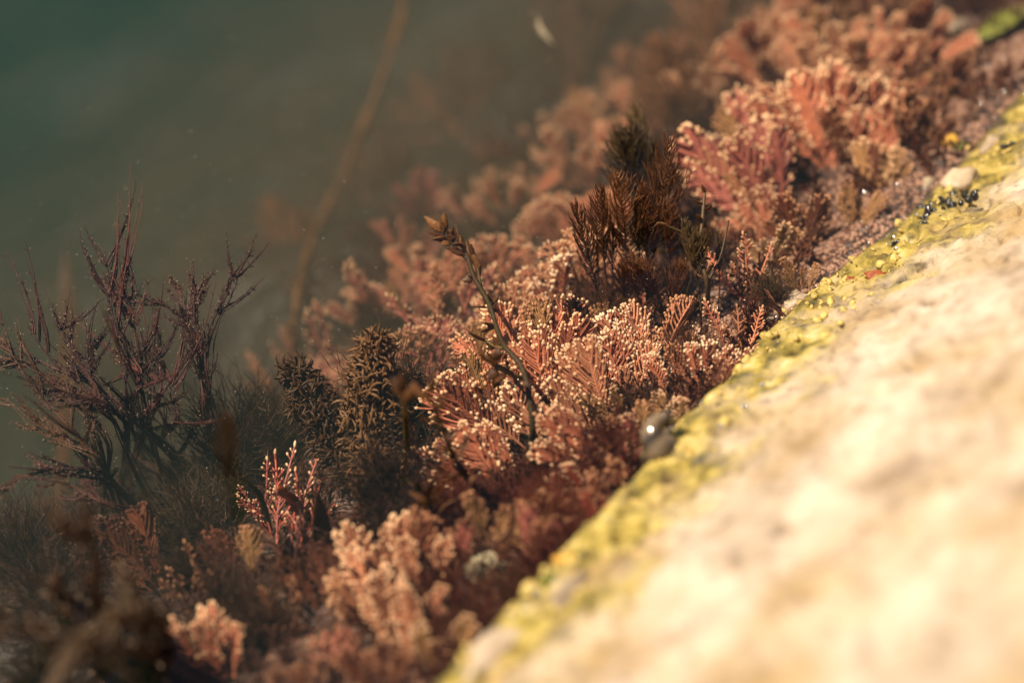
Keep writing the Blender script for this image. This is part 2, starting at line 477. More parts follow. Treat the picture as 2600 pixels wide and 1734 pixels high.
def t_slender(seed, L=1.0, rr=.0145, tipr=.0175):
    """slim upright axis with short side branches and beads at the joints"""
    r = random.Random(seed); A = MB(); B = MB()
    bx, by = wob(r, .25), wob(r, .25)
    ax = lambda t: np.array([bx * t * t * L + .012 * math.sin(9 * t + bx * 9), by * t * t * L, t * L])
    ts = np.linspace(0, 1, 15)
    A.tube([ax(t) for t in ts], [rr * (1.1 - .25 * t) * (1 + .2 * (i % 2)) for i, t in enumerate(ts)], 6)
    B.bead(ax(1.0) + np.array([0, 0, .02]), (bx * .5, by * .5, 1), tipr * 1.15, 1.9)
    for i in range(3, 14):
        t = ts[i]
        for sgn in (-1, 1):
            if r.random() < .25: continue
            a = r.uniform(-.9, .9); d = np.array([sgn * math.cos(a), math.sin(a), r.uniform(.5, 1.0)]); d /= np.linalg.norm(d)
            ln = L * r.uniform(.07, .25) * (1.05 - .75 * t)
            p = ax(t); P = [p + d * ln * q + np.array([0, 0, ln * .25 * q * q]) for q in (0, .35, .7, 1)]
            A.tube(P, [rr * .8, rr * .9, rr * .75, rr * .7], 5)
            B.bead(P[-1], P[-1] - P[-2], tipr * r.uniform(.7, 1.0), 1.35)
            if r.random() < .5 and ln > .1:
                side = np.cross(d, [0, 1, 0]); q = P[2] + (side * r.choice((-1, 1)) + d) * ln * .35
                A.tube([P[2], (P[2] + q) / 2, q], [rr * .65, rr * .7, rr * .55], 4); B.bead(q, q - P[2], tipr * .7, 1.2)
    return A, B

def t_plume(seed, L=1.6, W=.36, n=27, stalk=.38, rr=.0088):
    """bottle-brush plume: bare stalk, then many forked up-curved branchlets, pointed at the top"""
    r = random.Random(seed); A = MB()
    bx, by = wob(r, .22), wob(r, .22)
    ax = lambda t: np.array([bx * t * t * L, by * t * t * L, t * L])
    S = np.linspace(0, 1, 12)
    A.tube([ax(t) for t in S], [rr * (2.4 - 1.7 * t) for t in S], 5)
    for i in range(n):
        u = i / n; t = stalk + (1 - stalk) * u
        prof = (.25 + .75 * min(1, u / .25)) * (1 - .80 * max(0, (u - .25) / .75) ** 1.1)
        for q in range(3):
            a = i * 2.4 + q * 2.09 + wob(r, .4); o = np.array([math.cos(a), math.sin(a), 0])
            ln = W * prof * r.uniform(.75, 1.15); p = ax(t)
            P = [p, p + o * ln * .42 + np.array([0, 0, ln * .35]), p + o * ln * .66 + np.array([0, 0, ln * .80]), p + o * ln * .74 + np.array([0, 0, ln * 1.25])]
            A.tube(P, [rr, rr * .95, rr * .8, rr * .25], 4)
            for b in range(2):
                bp_ = P[1] * (1 - b) + P[2] * b; e = bp_ + (o * r.uniform(.1, .45) + np.array([wob(r, .35), wob(r, .35), .55])) * ln * .55
                A.tube([bp_, (bp_ + e) / 2, e], [rr * .8, rr * .75, rr * .2], 3)
    for i in range(10):
        t = r.uniform(.06, stalk); a = r.uniform(0, 6.3); p = ax(t); e = p + np.array([math.cos(a) * .07, math.sin(a) * .07, .07])
        A.tube([p, (p + e) / 2 + np.array([0, 0, -.008]), e], [rr * .8, rr * .6, rr * .2], 3)
    return A

def t_shaggy(seed, L=1.5, W=.24, n=900, rr=.011):
    """foxtail of short hooked branchlets over a curved axis"""
    r = random.Random(seed); A = MB()
    bx, by = wob(r, .35), wob(r, .2)
    ax = lambda t: np.array([bx * L * t * t + .05 * math.sin(5 * t + bx * 7), by * t * t * L, t * L])
    S = np.linspace(0, 1, 12); A.tube([ax(t) for t in S], [rr * 3 * (1.1 - .6 * t) for t in S], 5)
    for i in range(n):
        t = .12 + .88 * (i + r.random()) / n; u = (t - .12) / .88
        prof = (.35 + .65 * min(1, u / .35)) * (1 - .35 * max(0, (u - .7) / .3))
        a = r.uniform(0, 6.28); o = np.array([math.cos(a), math.sin(a), 0]); z = np.array([0, 0, 1.0])
        lob = 1 + .35 * noise.noise(Vector((o[0] * 1.3, o[1] * 1.3, t * 5 + seed)))
        p = ax(t) + o * W * prof * lob * r.random() ** .5
        d = o * r.uniform(.2, 1) + z * r.uniform(-.3, .9) + np.array([wob(r, .7), wob(r, .7), wob(r, .4)]); d /= np.linalg.norm(d)
        turn = np.cross(d, np.array([wob(r, 1), wob(r, 1), wob(r, 1)])); turn /= np.linalg.norm(turn) + 1e-6; ln = r.uniform(.08, .17); P = [p - d * .05, p]
        for q in range(4):
            d = d + turn * .45; d /= np.linalg.norm(d); P.append(P[-1] + d * ln / 4)
        A.tube(P, [rr * .5, rr, rr * 1.25, rr * 1.2, rr * .85, rr * .3], 4)
    return A

def t_fuzz(seed, L=1.0, spread=.75, n=80, rr=.0065, seg=8, wave=.30):
    """soft tuft of fine wavy filaments"""
    r = random.Random(seed); A = MB()
    for i in range(n):
        a = r.uniform(0, 6.28); k = math.sqrt(r.random()) * spread; d = np.array([math.cos(a) * k, math.sin(a) * k, 1.0]); d /= np.linalg.norm(d)
        p = np.array([math.cos(a), math.sin(a), 0]) * r.random() * .12 * L; ln = L * r.uniform(.45, 1.05); P = [p]
        for q in range(seg):
            d = d + np.array([wob(r, wave), wob(r, wave), wob(r, wave) + .02]); d /= np.linalg.norm(d); P.append(P[-1] + d * ln / seg)
        A.tube(P, [rr * (1.15 - .9 * q / seg) for q in range(seg + 1)], 3)
        for b in range(2):
            q = r.randint(2, seg - 1); e = P[q] + (d + np.array([wob(r, .9), wob(r, .9), wob(r, .5)])) * ln * .16
            A.tube([P[q], (P[q] + e) / 2, e], [rr * .7, rr * .6, rr * .2], 3)
    return A

def strands(A, r, path, width, n, rr, spikes=0, B=None):
    """a rope of n loosely wound strands that follows path, with short side spines and pale specks"""
    P = np.asarray(path, float); m = len(P)
    T = np.gradient(P, axis=0); T /= np.linalg.norm(T, axis=1)[:, None] + 1e-9
    N = np.cross(T, [0.31, 0.52, 0.8]); N /= np.linalg.norm(N, axis=1)[:, None] + 1e-9
    Bn = np.cross(T, N); u = np.linspace(0, 1, m)
    for k in range(n):
        ph = r.uniform(0, 6.28); f = r.uniform(2, 7); g = r.uniform(1.5, 5); end = max(4, int(m * r.uniform(.6, 1.0))) if k else m
        W = width * (1 - .72 * u)
        off = N * (W * np.cos(ph + f * u))[:, None] + Bn * (W * np.sin(ph * 1.7 + g * u))[:, None]
        jit = np.cumsum(np.array([[r.gauss(0, .0075) for _ in range(3)] for _ in range(m)]), axis=0) * min(1, width * 12)
        Q = (P + off * (r.uniform(.3, 1)) + jit)[:end]
        A.tube(Q, [rr * (1.25 - .8 * q / (end - 1)) * r.uniform(.85, 1.15) for q in range(end)], 4)
        for s in range(spikes):
            q = r.randint(1, end - 2); d = T[q] * r.uniform(.3, 1) + N[q] * wob(r, 1) + Bn[q] * wob(r, 1)
            e = Q[q] + d * r.uniform(.025, .075)
            A.tube([Q[q], (Q[q] + e) / 2 + T[q] * .006, e], [rr * .5, rr * .42, rr * .2], 3)
            if B is not None and r.random() < .30:
                B.bead(e, d, rr * r.uniform(.5, .85), 1.3, 4)

def smooth_path(pts, m):
    """Catmull-Rom through the points"""
    P = [np.array(p, float) for p in pts]; P = [2 * P[0] - P[1]] + P + [2 * P[-1] - P[-2]]
    out = []; n = len(P) - 3
    for k in range(m):
        x = k / (m - 1) * n; i = min(int(x), n - 1); t = x - i
        a, b, c, d = P[i:i + 4]
        out.append(.5 * ((2 * b) + (-a + c) * t + (2 * a - 5 * b + 4 * c - d) * t * t + (-a + 3 * b - 3 * c + d) * t ** 3))
    return np.array(out)

def two(name, AB, m1='pink', m2='tip'):
    A, B = AB
    return mesh(name, *A.arrays(), M[m1]), mesh(name + '_tips', *B.arrays(), M[m2])
FEATHER = [two('feather_frond', t_feather(100 + i, W=.32 + .04 * (i % 4), n=20 + i % 4, rr=.0128, tipr=.0212, fork=.35 + .1 * (i % 3))) for i in range(8)]
HEAD = [two('knobby_frond', t_feather(200 + i, L=1.0, W=.40, n=15, rr=.0155, tipr=.0245, fork=.8, start=.30, bend=.25)) for i in range(5)]
FAN = [two('fan_frond', t_fan(300 + i, spread=20 + 3 * (i % 3))) for i in range(6)]
SLIM = [two('slender_frond', t_slender(400 + i)) for i in range(5)]
PLUME = [mesh('plume', *t_plume(500 + i, W=.30 + .05 * (i % 3), stalk=.50 if i < 2 else .34).arrays(), M['plume']) for i in range(5)]
SHAGGY = [mesh('foxtail', *t_shaggy(600 + i).arrays(), M['olive']) for i in range(3)]
FUZZ = [mesh('filaments', *t_fuzz(700 + i).arrays(), M['fuzz']) for i in range(4)]
FINE = [two('fine_frond', t_feather(800 + i, W=.30 + .05 * (i % 3), n=22, rr=.011, tipr=.020, fork=.5, start=.18, bend=.35)) for i in range(6)]
KIND = {'fine': FINE, 'feather': FEATHER, 'head': HEAD, 'fan': FAN, 'slim': SLIM}

def tuft(cx, cy, h, ang, n, spread, kind, col, label, tip='tip', toward=.05, cat='coralline', group=None, depth=None, name='coralline_tuft', twist=.38, flat=.6):
    """a tuft seen centred on photo position cx, cy, h photo pixels long, rooted on the rock below it"""
    d = idir(ang, toward); k = math.hypot(d.dot(CX), d.dot(CUP))
    bx, by = cx - math.cos(math.radians(ang)) * h * .5, cy + math.sin(math.radians(ang)) * h * .5
    g = on_ground(bx, by, True)
    base = g - d * .04
    dist = (g - CAM).dot(FWD)
    size = h * PX * dist / FOCUS / k
    rt = root(name, base, label, cat, group)
    bushy = kind == 'fine'
    if bushy: n = n * 2
    for i in range(n):
        st, tp = KIND[kind][rnd.randrange(len(KIND[kind]))]
        a = (i + .5) / n * 2 - 1 if n > 1 else 0
        side = d.cross(BACK).normalized()
        di = (d + side * a * spread * rnd.uniform(.75, 1.2) + BACK * rnd.uniform(-.55, .45) * spread * flat + CUP * rnd.uniform(-.2, .2) * spread).normalized()
        sz = size * (rnd.uniform(.62, .85) if rnd.random() < .3 else rnd.uniform(.85, 1.1))
        odd = rnd.random() < .11
        cm, ct = (M[rnd.choice(('tan', 'maroon', 'orange'))], M['tip_dull']) if odd else (M[col], M[tip])
        off = side * a * size * .10 + BACK * rnd.uniform(-.06, .06) * size
        if bushy:                       # short fronds set along a hidden main axis
            k2 = rnd.random(); off = di * size * .50 * k2 + side * a * size * .12; sz *= rnd.uniform(.48, .66); di = (di + side * rnd.uniform(-.5, .5) + BACK * rnd.uniform(-.4, .5)).normalized()
        m4 = frame(di, BACK, rnd.uniform(-twist, twist)) @ Matrix.Diagonal((sz * rnd.choice((-1, 1)), sz, sz, 1))
        m4.translation = off
        fr = link('frond', st, rt, cm, m4)
        link('frond_tips', tp, fr, ct, Matrix.Identity(4))['kind'] = 'stuff'
    return rt

# ------------------------------------------------------------------ ground-covering turf (nobody could count it)
def scatter(name, templates, pts, label, cat, mat, smin, smax, lean=.5, seed=1):
    r = random.Random(seed); Vs = []; Fs = []; n = 0
    arr = [t.arrays() for t in templates]
    for p in pts:
        Vt, Ft = arr[r.randrange(len(arr))]
        d = Vector((-.25 + wob(r, lean), .05 + wob(r, lean), 1)).normalized()
        R = np.array(frame(d, Vector((wob(r, 1), -1, wob(r, 1))).normalized(), r.uniform(0, 6.28)).to_3x3()) * r.uniform(smin, smax)
        Vs.append(Vt @ R.T + np.array(p)); Fs.append(Ft + n); n += len(Vt)
    o = link(name, mesh(name, np.concatenate(Vs), np.concatenate(Fs), mat))
    return tag(o, label, cat, None, 'stuff')

def ground_points(n, smin, smax, tmin, tmax, seed, acc=None):
    r = random.Random(seed); out = []
    while len(out) < n:
        s = r.uniform(smin, smax); t = r.uniform(tmin, tmax)
        x, y = plan(s, t)
        if acc and not acc(s, t, x, y): continue
        out.append((x, y, height(x, y, False) - .02))
    return out
def small(seed, L=.35):
    A, B = t_fan(seed, L=L, depth=3, rr=.016, tipr=.02, pinn=.3); return A, B
sf = [small(900 + i) for i in range(5)]
fz = [t_fuzz(950 + i, L=.55, n=11, rr=.0095, seg=4, spread=.9, wave=.3) for i in range(4)]
patch = lambda sc, off, th: (lambda s, t, x, y: nz(x, y, sc, off) > th)
p1 = ground_points(900, .05, 8, -9, 12, 11, lambda s, t, x, y: nz(x, y, .9, 3) > -.25 and not (t > -1.5 and s < 1.5))
scatter('brown_turf', fz, p1, 'dark brown filament turf matted over the rock shelf', 'turf', M['turfdark'], .65, 1.55, .6, 21)
p2 = ground_points(1000, .0, 3.4, -7, 12, 12, lambda s, t, x, y: nz(x, y, 1.1, 9) > (-.15 if t < -1.5 or s > 1.3 else .15))
scatter('short_turf', [a for a, b in sf], p2, 'short pinkish brown turf along the waterline', 'turf', M['turfpink'], .45, .9, .7, 22)
p3 = ground_points(620, .1, 3.0, -7, 4, 13, lambda s, t, x, y: nz(x, y, .7, 14) > .08 and t < 0)
scatter('red_turf', fz, p3, 'deep red filament turf at the foot of the yellow rock', 'turf', M['fuzzred'], .6, 1.2, .6, 23)

# ------------------------------------------------------------------ coralline tufts
PINKS = 'pink coralline tufts on the sunlit shelf'
T_ = [
 # cx, cy, len, ang, fronds, spread, kind, colour, label, extra
 (1175, 990, 190, 128, 4, .45, 'feather', 'pink', 'pink feathery tuft with pale tips on the left flank of the central clump'),
 (1235, 1060, 230, 122, 4, .35, 'feather', 'pink', 'large salmon pink feathery tuft left of the leafy brown stem, fanning up left'),
 (1265, 905, 190, 110, 4, .5, 'feather', 'pink', 'pink feathery tuft behind the bend of the leafy brown stem'),
 (1190, 900, 130, 120, 3, .5, 'feather', 'pink', 'small pink tuft at the upper left corner of the central clump'),
 (1360, 870, 200, 95, 5, .5, 'feather', 'pink', 'upright pink tuft just right of the bend of the leafy brown stem'),
 (1330, 1080, 180, 118, 3, .4, 'head', 'orange', 'pale knobby tuft tight against the left of the leafy brown stem', 'tip_white'),
 (1400, 985, 210, 108, 4, .4, 'feather', 'pink', 'salmon feathery tuft right of the leafy brown stem at mid height'),
 (1480, 1010, 190, 125, 4, .4, 'feather', 'orange', 'orange pink tuft in the middle of the central clump'),
 (1450, 900, 180, 85, 4, .55, 'feather', 'pink', 'pink tuft crowded between the leafy stem and the pale knobby heads'),
 (1535, 960, 170, 112, 4, .5, 'head', 'pink', 'knobby cream tipped tuft in the right half of the central clump', 'tip_white'),
 (1570, 900, 170, 100, 5, .6, 'head', 'pink', 'round knobby head of cream beads, left one of the two pale heads', 'tip_white'),
 (1665, 865, 170, 95, 5, .6, 'head', 'orange', 'round knobby head of cream beads, right one of the two pale heads', 'tip_white'),
 (1640, 965, 150, 70, 4, .6, 'feather', 'orange', 'orange brown feathery tuft below the right pale knobby head'),
 (1800, 930, 160, 80, 5, .7, 'head', 'pink', 'cream tipped tuft on the right end of the clump near the yellow rock', 'tip_white'),
 (1870, 985, 120, 50, 3, .5, 'feather', 'maroon', 'dark maroon tuft lying against the yellow rock edge', 'tip_dull'),
 (1445, 1125, 190, 140, 3, .35, 'feather', 'pink', 'pink feather pointing up left at the lower edge of the central clump'),
 (1240, 1175, 190, 135, 4, .4, 'feather', 'pink', 'pink feathery tuft below the central clump, left of the stem base'),
 (1105, 1180, 170, 150, 3, .5, 'head', 'rose', 'small pink tuft sticking out to the left below the central clump'),
 (1600, 1085, 140, 115, 3, .45, 'feather', 'rose', 'rose pink feather between the central clump and the snail'),
 (1745, 1065, 110, 100, 4, .8, 'head', 'tan', 'stubby tan tuft in the dark hollow above the snail'),
 (1420, 745, 150, 100, 5, .7, 'head', 'pink', 'cream beaded tuft topping the central clump below the twin brown plumes', 'tip_white'),
 (1320, 795, 150, 100, 5, .6, 'fan', 'orange', 'soft orange fan right behind the middle of the leafy brown stem'),
 (1330, 850, 130, 100, 4, .7, 'feather', 'pink', 'pink tuft in the gap beneath the soft orange fan'),
 (1655, 800, 120, 80, 4, .5, 'slim', 'red', 'thin red stemmed tuft with cream tips above the pale knobby heads'),
 (1725, 800, 110, 85, 3, .6, 'feather', 'leafgold', 'small golden orange feather among the brown plumes', 'leafgold'),
 (1895, 845, 170, 95, 4, .5, 'slim', 'pink', 'open branching pink tuft beside the wet dark crack'),
 (1555, 830, 130, 80, 4, .6, 'slim', 'maroon', 'dark red spiky tuft with bright tips at the foot of the brown plumes'),
 (1500, 850, 120, 120, 4, .6, 'feather', 'maroon', 'dim maroon tuft in the shadow left of the red spiky tuft', 'tip_dull'),
 (1180, 1110, 120, 150, 3, .4, 'feather', 'rose', 'rose tuft wedged under the left flank of the central clump'),
 (1540, 1040, 140, 140, 3, .4, 'feather', 'tan', 'tan feather fading into the dark hollow right of the central clump'),
 (1700, 960, 120, 95, 4, .7, 'head', 'pink', 'small beaded tuft between the pale knobby heads and the yellow rock', 'tip_white'),
 (1560, 1180, 120, 100, 4, .7, 'slim', 'red', 'small red tuft in the shade left of the snail'),
 (1470, 1215, 120, 110, 3, .6, 'head', 'red', 'beaded brick red tuft below the tip of the pink feather'),
 (1600, 1290, 120, 110, 5, .7, 'head', 'maroon', 'low crusty maroon tuft under the snail beside the rock', 'tip_dull'),
 (1520, 1320, 110, 105, 4, .7, 'head', 'red', 'low red tuft with beads left of the crusty tuft under the snail', 'tip_dull'),
 (1290, 1330, 170, 80, 4, .6, 'feather', 'tan', 'dull tan feathery tuft below the stem base', 'tip_dull'),
 (1380, 1370, 140, 70, 4, .6, 'feather', 'rose', 'dull rose tuft beside the deep red turf', 'tip_dull'),
 (1120, 1380, 170, 100, 4, .6, 'feather', 'rose', 'dim rose tuft behind the brown fuzz at lower centre', 'tip_dull'),
 # behind, soft
 (1030, 740, 230, 105, 6, .8, 'fine', 'rose', 'large soft focus pink tuft left of the leafy stem top'),
 (940, 790, 170, 120, 4, .8, 'fine', 'rose', 'smaller soft pink tuft on the left side of the large soft pink tuft'),
 (1110, 690, 150, 85, 4, .8, 'fine', 'pink', 'soft pink tuft between the large soft tuft and the leafy stem'),
 (1130, 790, 250, 95, 6, .6, 'slim', 'rose', 'magenta pink tuft just behind the leafy stem'),
 (1070, 920, 160, 110, 4, .4, 'fan', 'rose', 'blurred rose tuft between the dark foxtails and the central clump'),
 (850, 880, 220, 100, 3, .3, 'slim', 'rose', 'blurred pink finger standing behind the dark foxtails'),
 (740, 900, 150, 110, 3, .5, 'slim', 'pink', 'blurred stubby pink fingers left of the dark foxtails'),
 (640, 960, 150, 140, 2, .3, 'slim', 'pink', 'single blurred pink finger pointing up left over the tan fuzz'),
 (840, 1000, 150, 90, 4, .5, 'fan', 'rose', 'blurred rose mound showing between the two dark foxtails'),
 (1510, 690, 170, 95, 5, .6, 'fan', 'orange', 'soft peach fan behind the stalks of the twin brown plumes'),
 (1230, 700, 150, 95, 4, .6, 'fan', 'pink', 'faint pink tuft in the haze right of the leafy stem'),
 # right
 (1900, 440, 260, 118, 8, .75, 'feather', 'rose', 'big rose fan with cream rim, lowest of the right hand fans'),
 (1945, 345, 200, 105, 8, .75, 'feather', 'rose', 'rose fan standing right above the big rose fan'),
 (2085, 310, 230, 100, 8, .75, 'feather', 'pink', 'salmon fan at the centre of the right hand row of fans'),
 (2190, 330, 180, 90, 8, .75, 'feather', 'pink', 'salmon fan at the right end of the right hand row of fans'),
 (1905, 565, 120, 130, 8, .75, 'feather', 'pink', 'small pink fan under the big rose fan'),
 (1880, 680, 180, 105, 4, .5, 'slim', 'pink', 'branching pink tuft right of the brown plumes'),
 (1960, 620, 120, 90, 4, .8, 'feather', 'tan', 'low tan tuft beside the small pink fan'),
 (2030, 560, 150, 95, 5, .8, 'feather', 'maroon', 'dark maroon tuft in the shade of the right hand fans', 'tip_dull'),
 (1810, 230, 200, 110, 9, .8, 'fine', 'orange', 'soft orange fan alone against the dark weed at upper right', 'tip'),
 (2240, 430, 120, 80, 5, .9, 'feather', 'tan', 'low tan brown tuft at the edge of the wet grit'),
 (2330, 300, 170, 80, 10, .8, 'fine', 'maroon', 'brown maroon tuft right of the row of fans', 'tip_dull'),
 (2380, 200, 170, 75, 10, .8, 'fine', 'maroon', 'dark brown tuft at the upper right below the green leaf', 'tip_dull'),
 (1990, 130, 250, 95, 10, .8, 'fine', 'pink', 'blurred orange tuft, leftmost of the far upper right bank', 'tip'),
 (2110, 160, 230, 95, 10, .8, 'fine', 'orange', 'blurred orange tuft in the middle of the far upper right bank', 'tip'),
 (2230, 140, 220, 90, 10, .8, 'fine', 'pink', 'blurred pink tuft right of the middle of the far upper right bank', 'tip'),
 (2320, 110, 200, 80, 10, .8, 'fine', 'pink', 'blurred tuft with a pointed crest at the right of the far bank', 'tip'),
 (2040, 30, 220, 95, 9, .8, 'fine', 'pink', 'blurred tuft cut by the top edge, left one of two', 'tip'),
 (2200, 30, 200, 90, 9, .8, 'fine', 'maroon', 'dark blurred tuft cut by the top edge, right one of two', 'tip_dull'),
 (2150, 240, 160, 85, 9, .8, 'fine', 'orange', 'soft orange tuft just behind the row of fans', 'tip'),
 (2260, 235, 160, 80, 9, .8, 'fine', 'pink', 'soft pink tuft behind the right end of the row of fans', 'tip'),
 # far soft bank in the middle background
 (1300, 500, 170, 90, 9, .9, 'fine', 'pink', 'hazy peach mound far behind the leafy stem top', 'tip'),
 (1500, 400, 200, 95, 10, .9, 'fine', 'pink', 'hazy peach mound behind the blurred olive plume', 'tip'),
 (1590, 280, 200, 95, 10, .9, 'fine', 'pink', 'hazy peach mound at the foot of the dark weed at upper middle', 'tip'),
 (1420, 570, 120, 90, 8, .8, 'fan', 'pink', 'hazy peach mound left of the twin brown plumes', 'tip'),
 (1080, 500, 130, 95, 8, .9, 'fine', 'rose', 'faint pink mound behind the leafy tip of the stem', 'rose'),
 (1340, 380, 130, 95, 8, .9, 'fine', 'maroon', 'faint brown mound dissolving into the dark water', 'maroon'),
 (1210, 520, 150, 95, 6, .9, 'fine', 'rose', 'hazy pink mound left of the hazy brown bush', 'tip'),
 (1450, 320, 170, 95, 7, .9, 'fine', 'pink', 'hazy peach mound highest in the middle haze', 'tip'),
 (1650, 180, 190, 95, 7, .9, 'fine', 'orange', 'hazy orange mound behind the dark russet weed', 'tip_dull'),
 (1390, 440, 160, 95, 7, .9, 'fine', 'pink', 'hazy peach mound above the hazy brown bush', 'tip'),
 (1540, 540, 110, 95, 8, .8, 'fan', 'pink', 'hazy pink mound seen between the twin plumes and the olive plume', 'tip_dull'),
 (1040, 600, 150, 95, 6, .9, 'fine', 'rose', 'hazy pink mound rising behind the large soft pink tuft', 'tip_dull'),
 # bottom
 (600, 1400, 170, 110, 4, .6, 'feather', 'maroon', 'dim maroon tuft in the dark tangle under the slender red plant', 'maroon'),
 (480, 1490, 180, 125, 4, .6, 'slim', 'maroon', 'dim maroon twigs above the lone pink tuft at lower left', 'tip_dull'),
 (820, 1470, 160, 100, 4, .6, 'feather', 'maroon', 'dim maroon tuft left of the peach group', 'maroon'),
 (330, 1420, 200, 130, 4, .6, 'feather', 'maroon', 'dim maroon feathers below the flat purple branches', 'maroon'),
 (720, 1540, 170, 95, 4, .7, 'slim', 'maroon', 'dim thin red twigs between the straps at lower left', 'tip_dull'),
 (2170, 520, 110, 90, 4, .8, 'feather', 'tan', 'low tan tuft in the middle of the wet grit', 'tip_dull'),
 (2030, 690, 100, 100, 4, .8, 'feather', 'tan', 'low olive tan tuft above the sparkling stone', 'tip_dull'),
 (1000, 1430, 210, 105, 5, .6, 'head', 'orange', 'peach beaded tuft, upper one of the lower centre group'),
 (905, 1520, 180, 125, 5, .6, 'head', 'orange', 'peach beaded tuft, leftmost of the lower centre group'),
 (1030, 1570, 210, 100, 5, .5, 'feather', 'orange', 'peach feathery tuft, lowest of the lower centre group'),
 (1100, 1450, 150, 90, 4, .7, 'head', 'orange', 'orange beaded tuft at the right of the lower centre group'),
 (1130, 1640, 150, 90, 4, .8, 'feather', 'tan', 'tan tuft beside the glinting bubbles at the bottom'),
 (545, 1650, 190, 110, 6, .6, 'head', 'pink', 'round pink beaded tuft alone in the dark at lower left'),
 (850, 1655, 150, 150, 5, .6, 'head', 'rose', 'greyish pink tuft near the bottom edge', 'tip_dull'),
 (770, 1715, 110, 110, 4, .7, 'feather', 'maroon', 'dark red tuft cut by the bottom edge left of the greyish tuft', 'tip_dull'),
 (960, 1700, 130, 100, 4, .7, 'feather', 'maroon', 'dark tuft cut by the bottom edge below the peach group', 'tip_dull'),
]
for row in T_:
    tuft(*row[:9], tip=row[9] if len(row) > 9 else 'tip')

# slender red coralline in front, left of centre: one plant of separate stems
sl = root('slender_coralline', on_ground(735, 1420), 'slender coral red plant with white beaded tips at left of centre', 'coralline')
for (bx, by, tx, ty, td) in ((700, 1390, 708, 1130, -.3), (705, 1390, 728, 1138, -.2), (745, 1400, 768, 1152, -.3), (775, 1400, 832, 1158, -.1),
                             (690, 1370, 640, 1175, -.3), (680, 1340, 598, 1240, -.2), (690, 1360, 602, 1258, -.4), (790, 1380, 850, 1230, 0), (760, 1410, 800, 1200, -.4), (800, 1380, 900, 1290, .1), (740, 1400, 740, 1230, -.5)):
    tip = at_depth(tx, ty, td); bse = on_ground(bx, by); d = tip - bse
    st, tp = SLIM[rnd.randrange(5)]
    q = d.length
    m4 = frame(d, BACK, rnd.uniform(-1, 1)) @ Matrix.Diagonal((min(q, 1.0), min(q, 1.0), q, 1)); m4.translation = bse - sl.location
    fr = link('frond', st, sl, M['red'] if rnd.random() < .5 else M['rose'], m4)
    link('frond_tips', tp, fr, M['tip'], Matrix.Identity(4))['kind'] = 'stuff'

# ------------------------------------------------------------------ brown plumes
def plume(bx, by, tx, ty, td, col, label, n=1, fat=1.0, extra=()):
    b = on_ground(bx, by, True)
    rt = root('plume_weed', b, label, 'seaweed', 'brown plumed seaweeds')
    for k, (ux, uy, ud) in enumerate([(tx, ty, td)] + list(extra)):
        d = at_depth(ux, uy, ud) - b; q = d.length / 1.6
        w_ = fat * rnd.uniform(.9, 1.1) * min(q, 1.3)
        m4 = frame(d, BACK, rnd.uniform(0, 6)) @ Matrix.Diagonal((w_, w_, q, 1))
        link('plume', PLUME[(k + int(tx)) % 5], rt, M[col], m4)
    return rt
plume(1545, 850, 1464, 515, .3, 'plume', 'reddish brown plume on a thin stalk, left one of the twin plumes', fat=.6)
plume(1560, 850, 1490, 465, .2, 'plume', 'reddish brown plume with a spiked top, right one of the twin plumes', fat=.7)
plume(1590, 800, 1612, 440, .3, 'plume_rust', 'broad rust brown plume right of the twin plumes', fat=.85)
plume(1640, 780, 1702, 375, .3, 'plume', 'tall ragged brown plume, highest of the sharp ones', fat=.85, extra=((1670, 470, .1),))
plume(1660, 720, 1520, 300, 1.8, 'plume_olive', 'blurred olive plume leaning left behind the sharp plumes', fat=1.2, extra=((1560, 340, 1.7),))
plume(1690, 700, 1607, 325, 1.4, 'plume_olive', 'dark olive plume with a forked point beside the blurred olive plume', fat=.8, extra=((1645, 360, 1.4),))
plume(1700, 840, 1660, 640, -.1, 'plume_rust', 'short rust plume low among the stalks of the plumes', fat=.9, extra=((1600, 660, 0), (1720, 650, 0)))
plume(1780, 850, 1790, 560, 0, 'plume_olive', 'dark olive plume rising beside the thin leafed stem', fat=.8)
for (bx_, by_, tx_, ty_, td_, col_, f_, lb_) in (
  (1560, 790, 1545, 590, .3, 'plume', .5, 'slim dark plume standing just right of the twin plume stalks'),
  (1620, 780, 1640, 540, .2, 'plume_olive', .65, 'dark olive plume in the middle of the plume thicket'),
  (1690, 790, 1740, 520, .3, 'plume', .7, 'bushy brown plume left of the thin leafed stem'),
  (1730, 800, 1770, 600, 0, 'plume_olive', .7, 'low olive plume at the foot of the thin leafed stem'),
  (1640, 830, 1620, 660, -.2, 'plume', .7, 'low dark plume above the pale knobby heads'),
  (1820, 820, 1850, 590, .3, 'plume_olive', .6, 'olive plume right of the thin leafed stem'),
  (1700, 640, 1660, 420, 1.6, 'plume', 1.1, 'soft brown plume behind the tall ragged plume'),
  (1760, 620, 1740, 410, 2.2, 'plume', 1.2, 'soft brown plume between the ragged plume and the big rose fan'),
  (1560, 1260, 1545, 1190, -.1, 'fuzzred', .7, 'low deep red plume at the left of the snail')):
    plume(bx_, by_, tx_, ty_, td_, col_, lb_, fat=f_)
plume(590, 1350, 556, 1060, -3.2, 'fuzz', 'blurred amber brown plume standing left of the slender red plant', fat=.5)
plume(1600, 850, 1560, 650, .1, 'plume', 'short brown plume between the twin plume stalks', fat=.7)
plume(1520, 830, 1440, 800, .2, 'fuzzdark', 'dark bristly tuft in front of the cream beaded tuft', fat=.8, extra=((1460, 770, .1),))
plume(1330, 640, 1320, 390, 6, 'plume_olive', 'hazy brown bush standing in front of the peach mounds', fat=1.5, extra=((1390, 420, 6), (1280, 430, 6)))
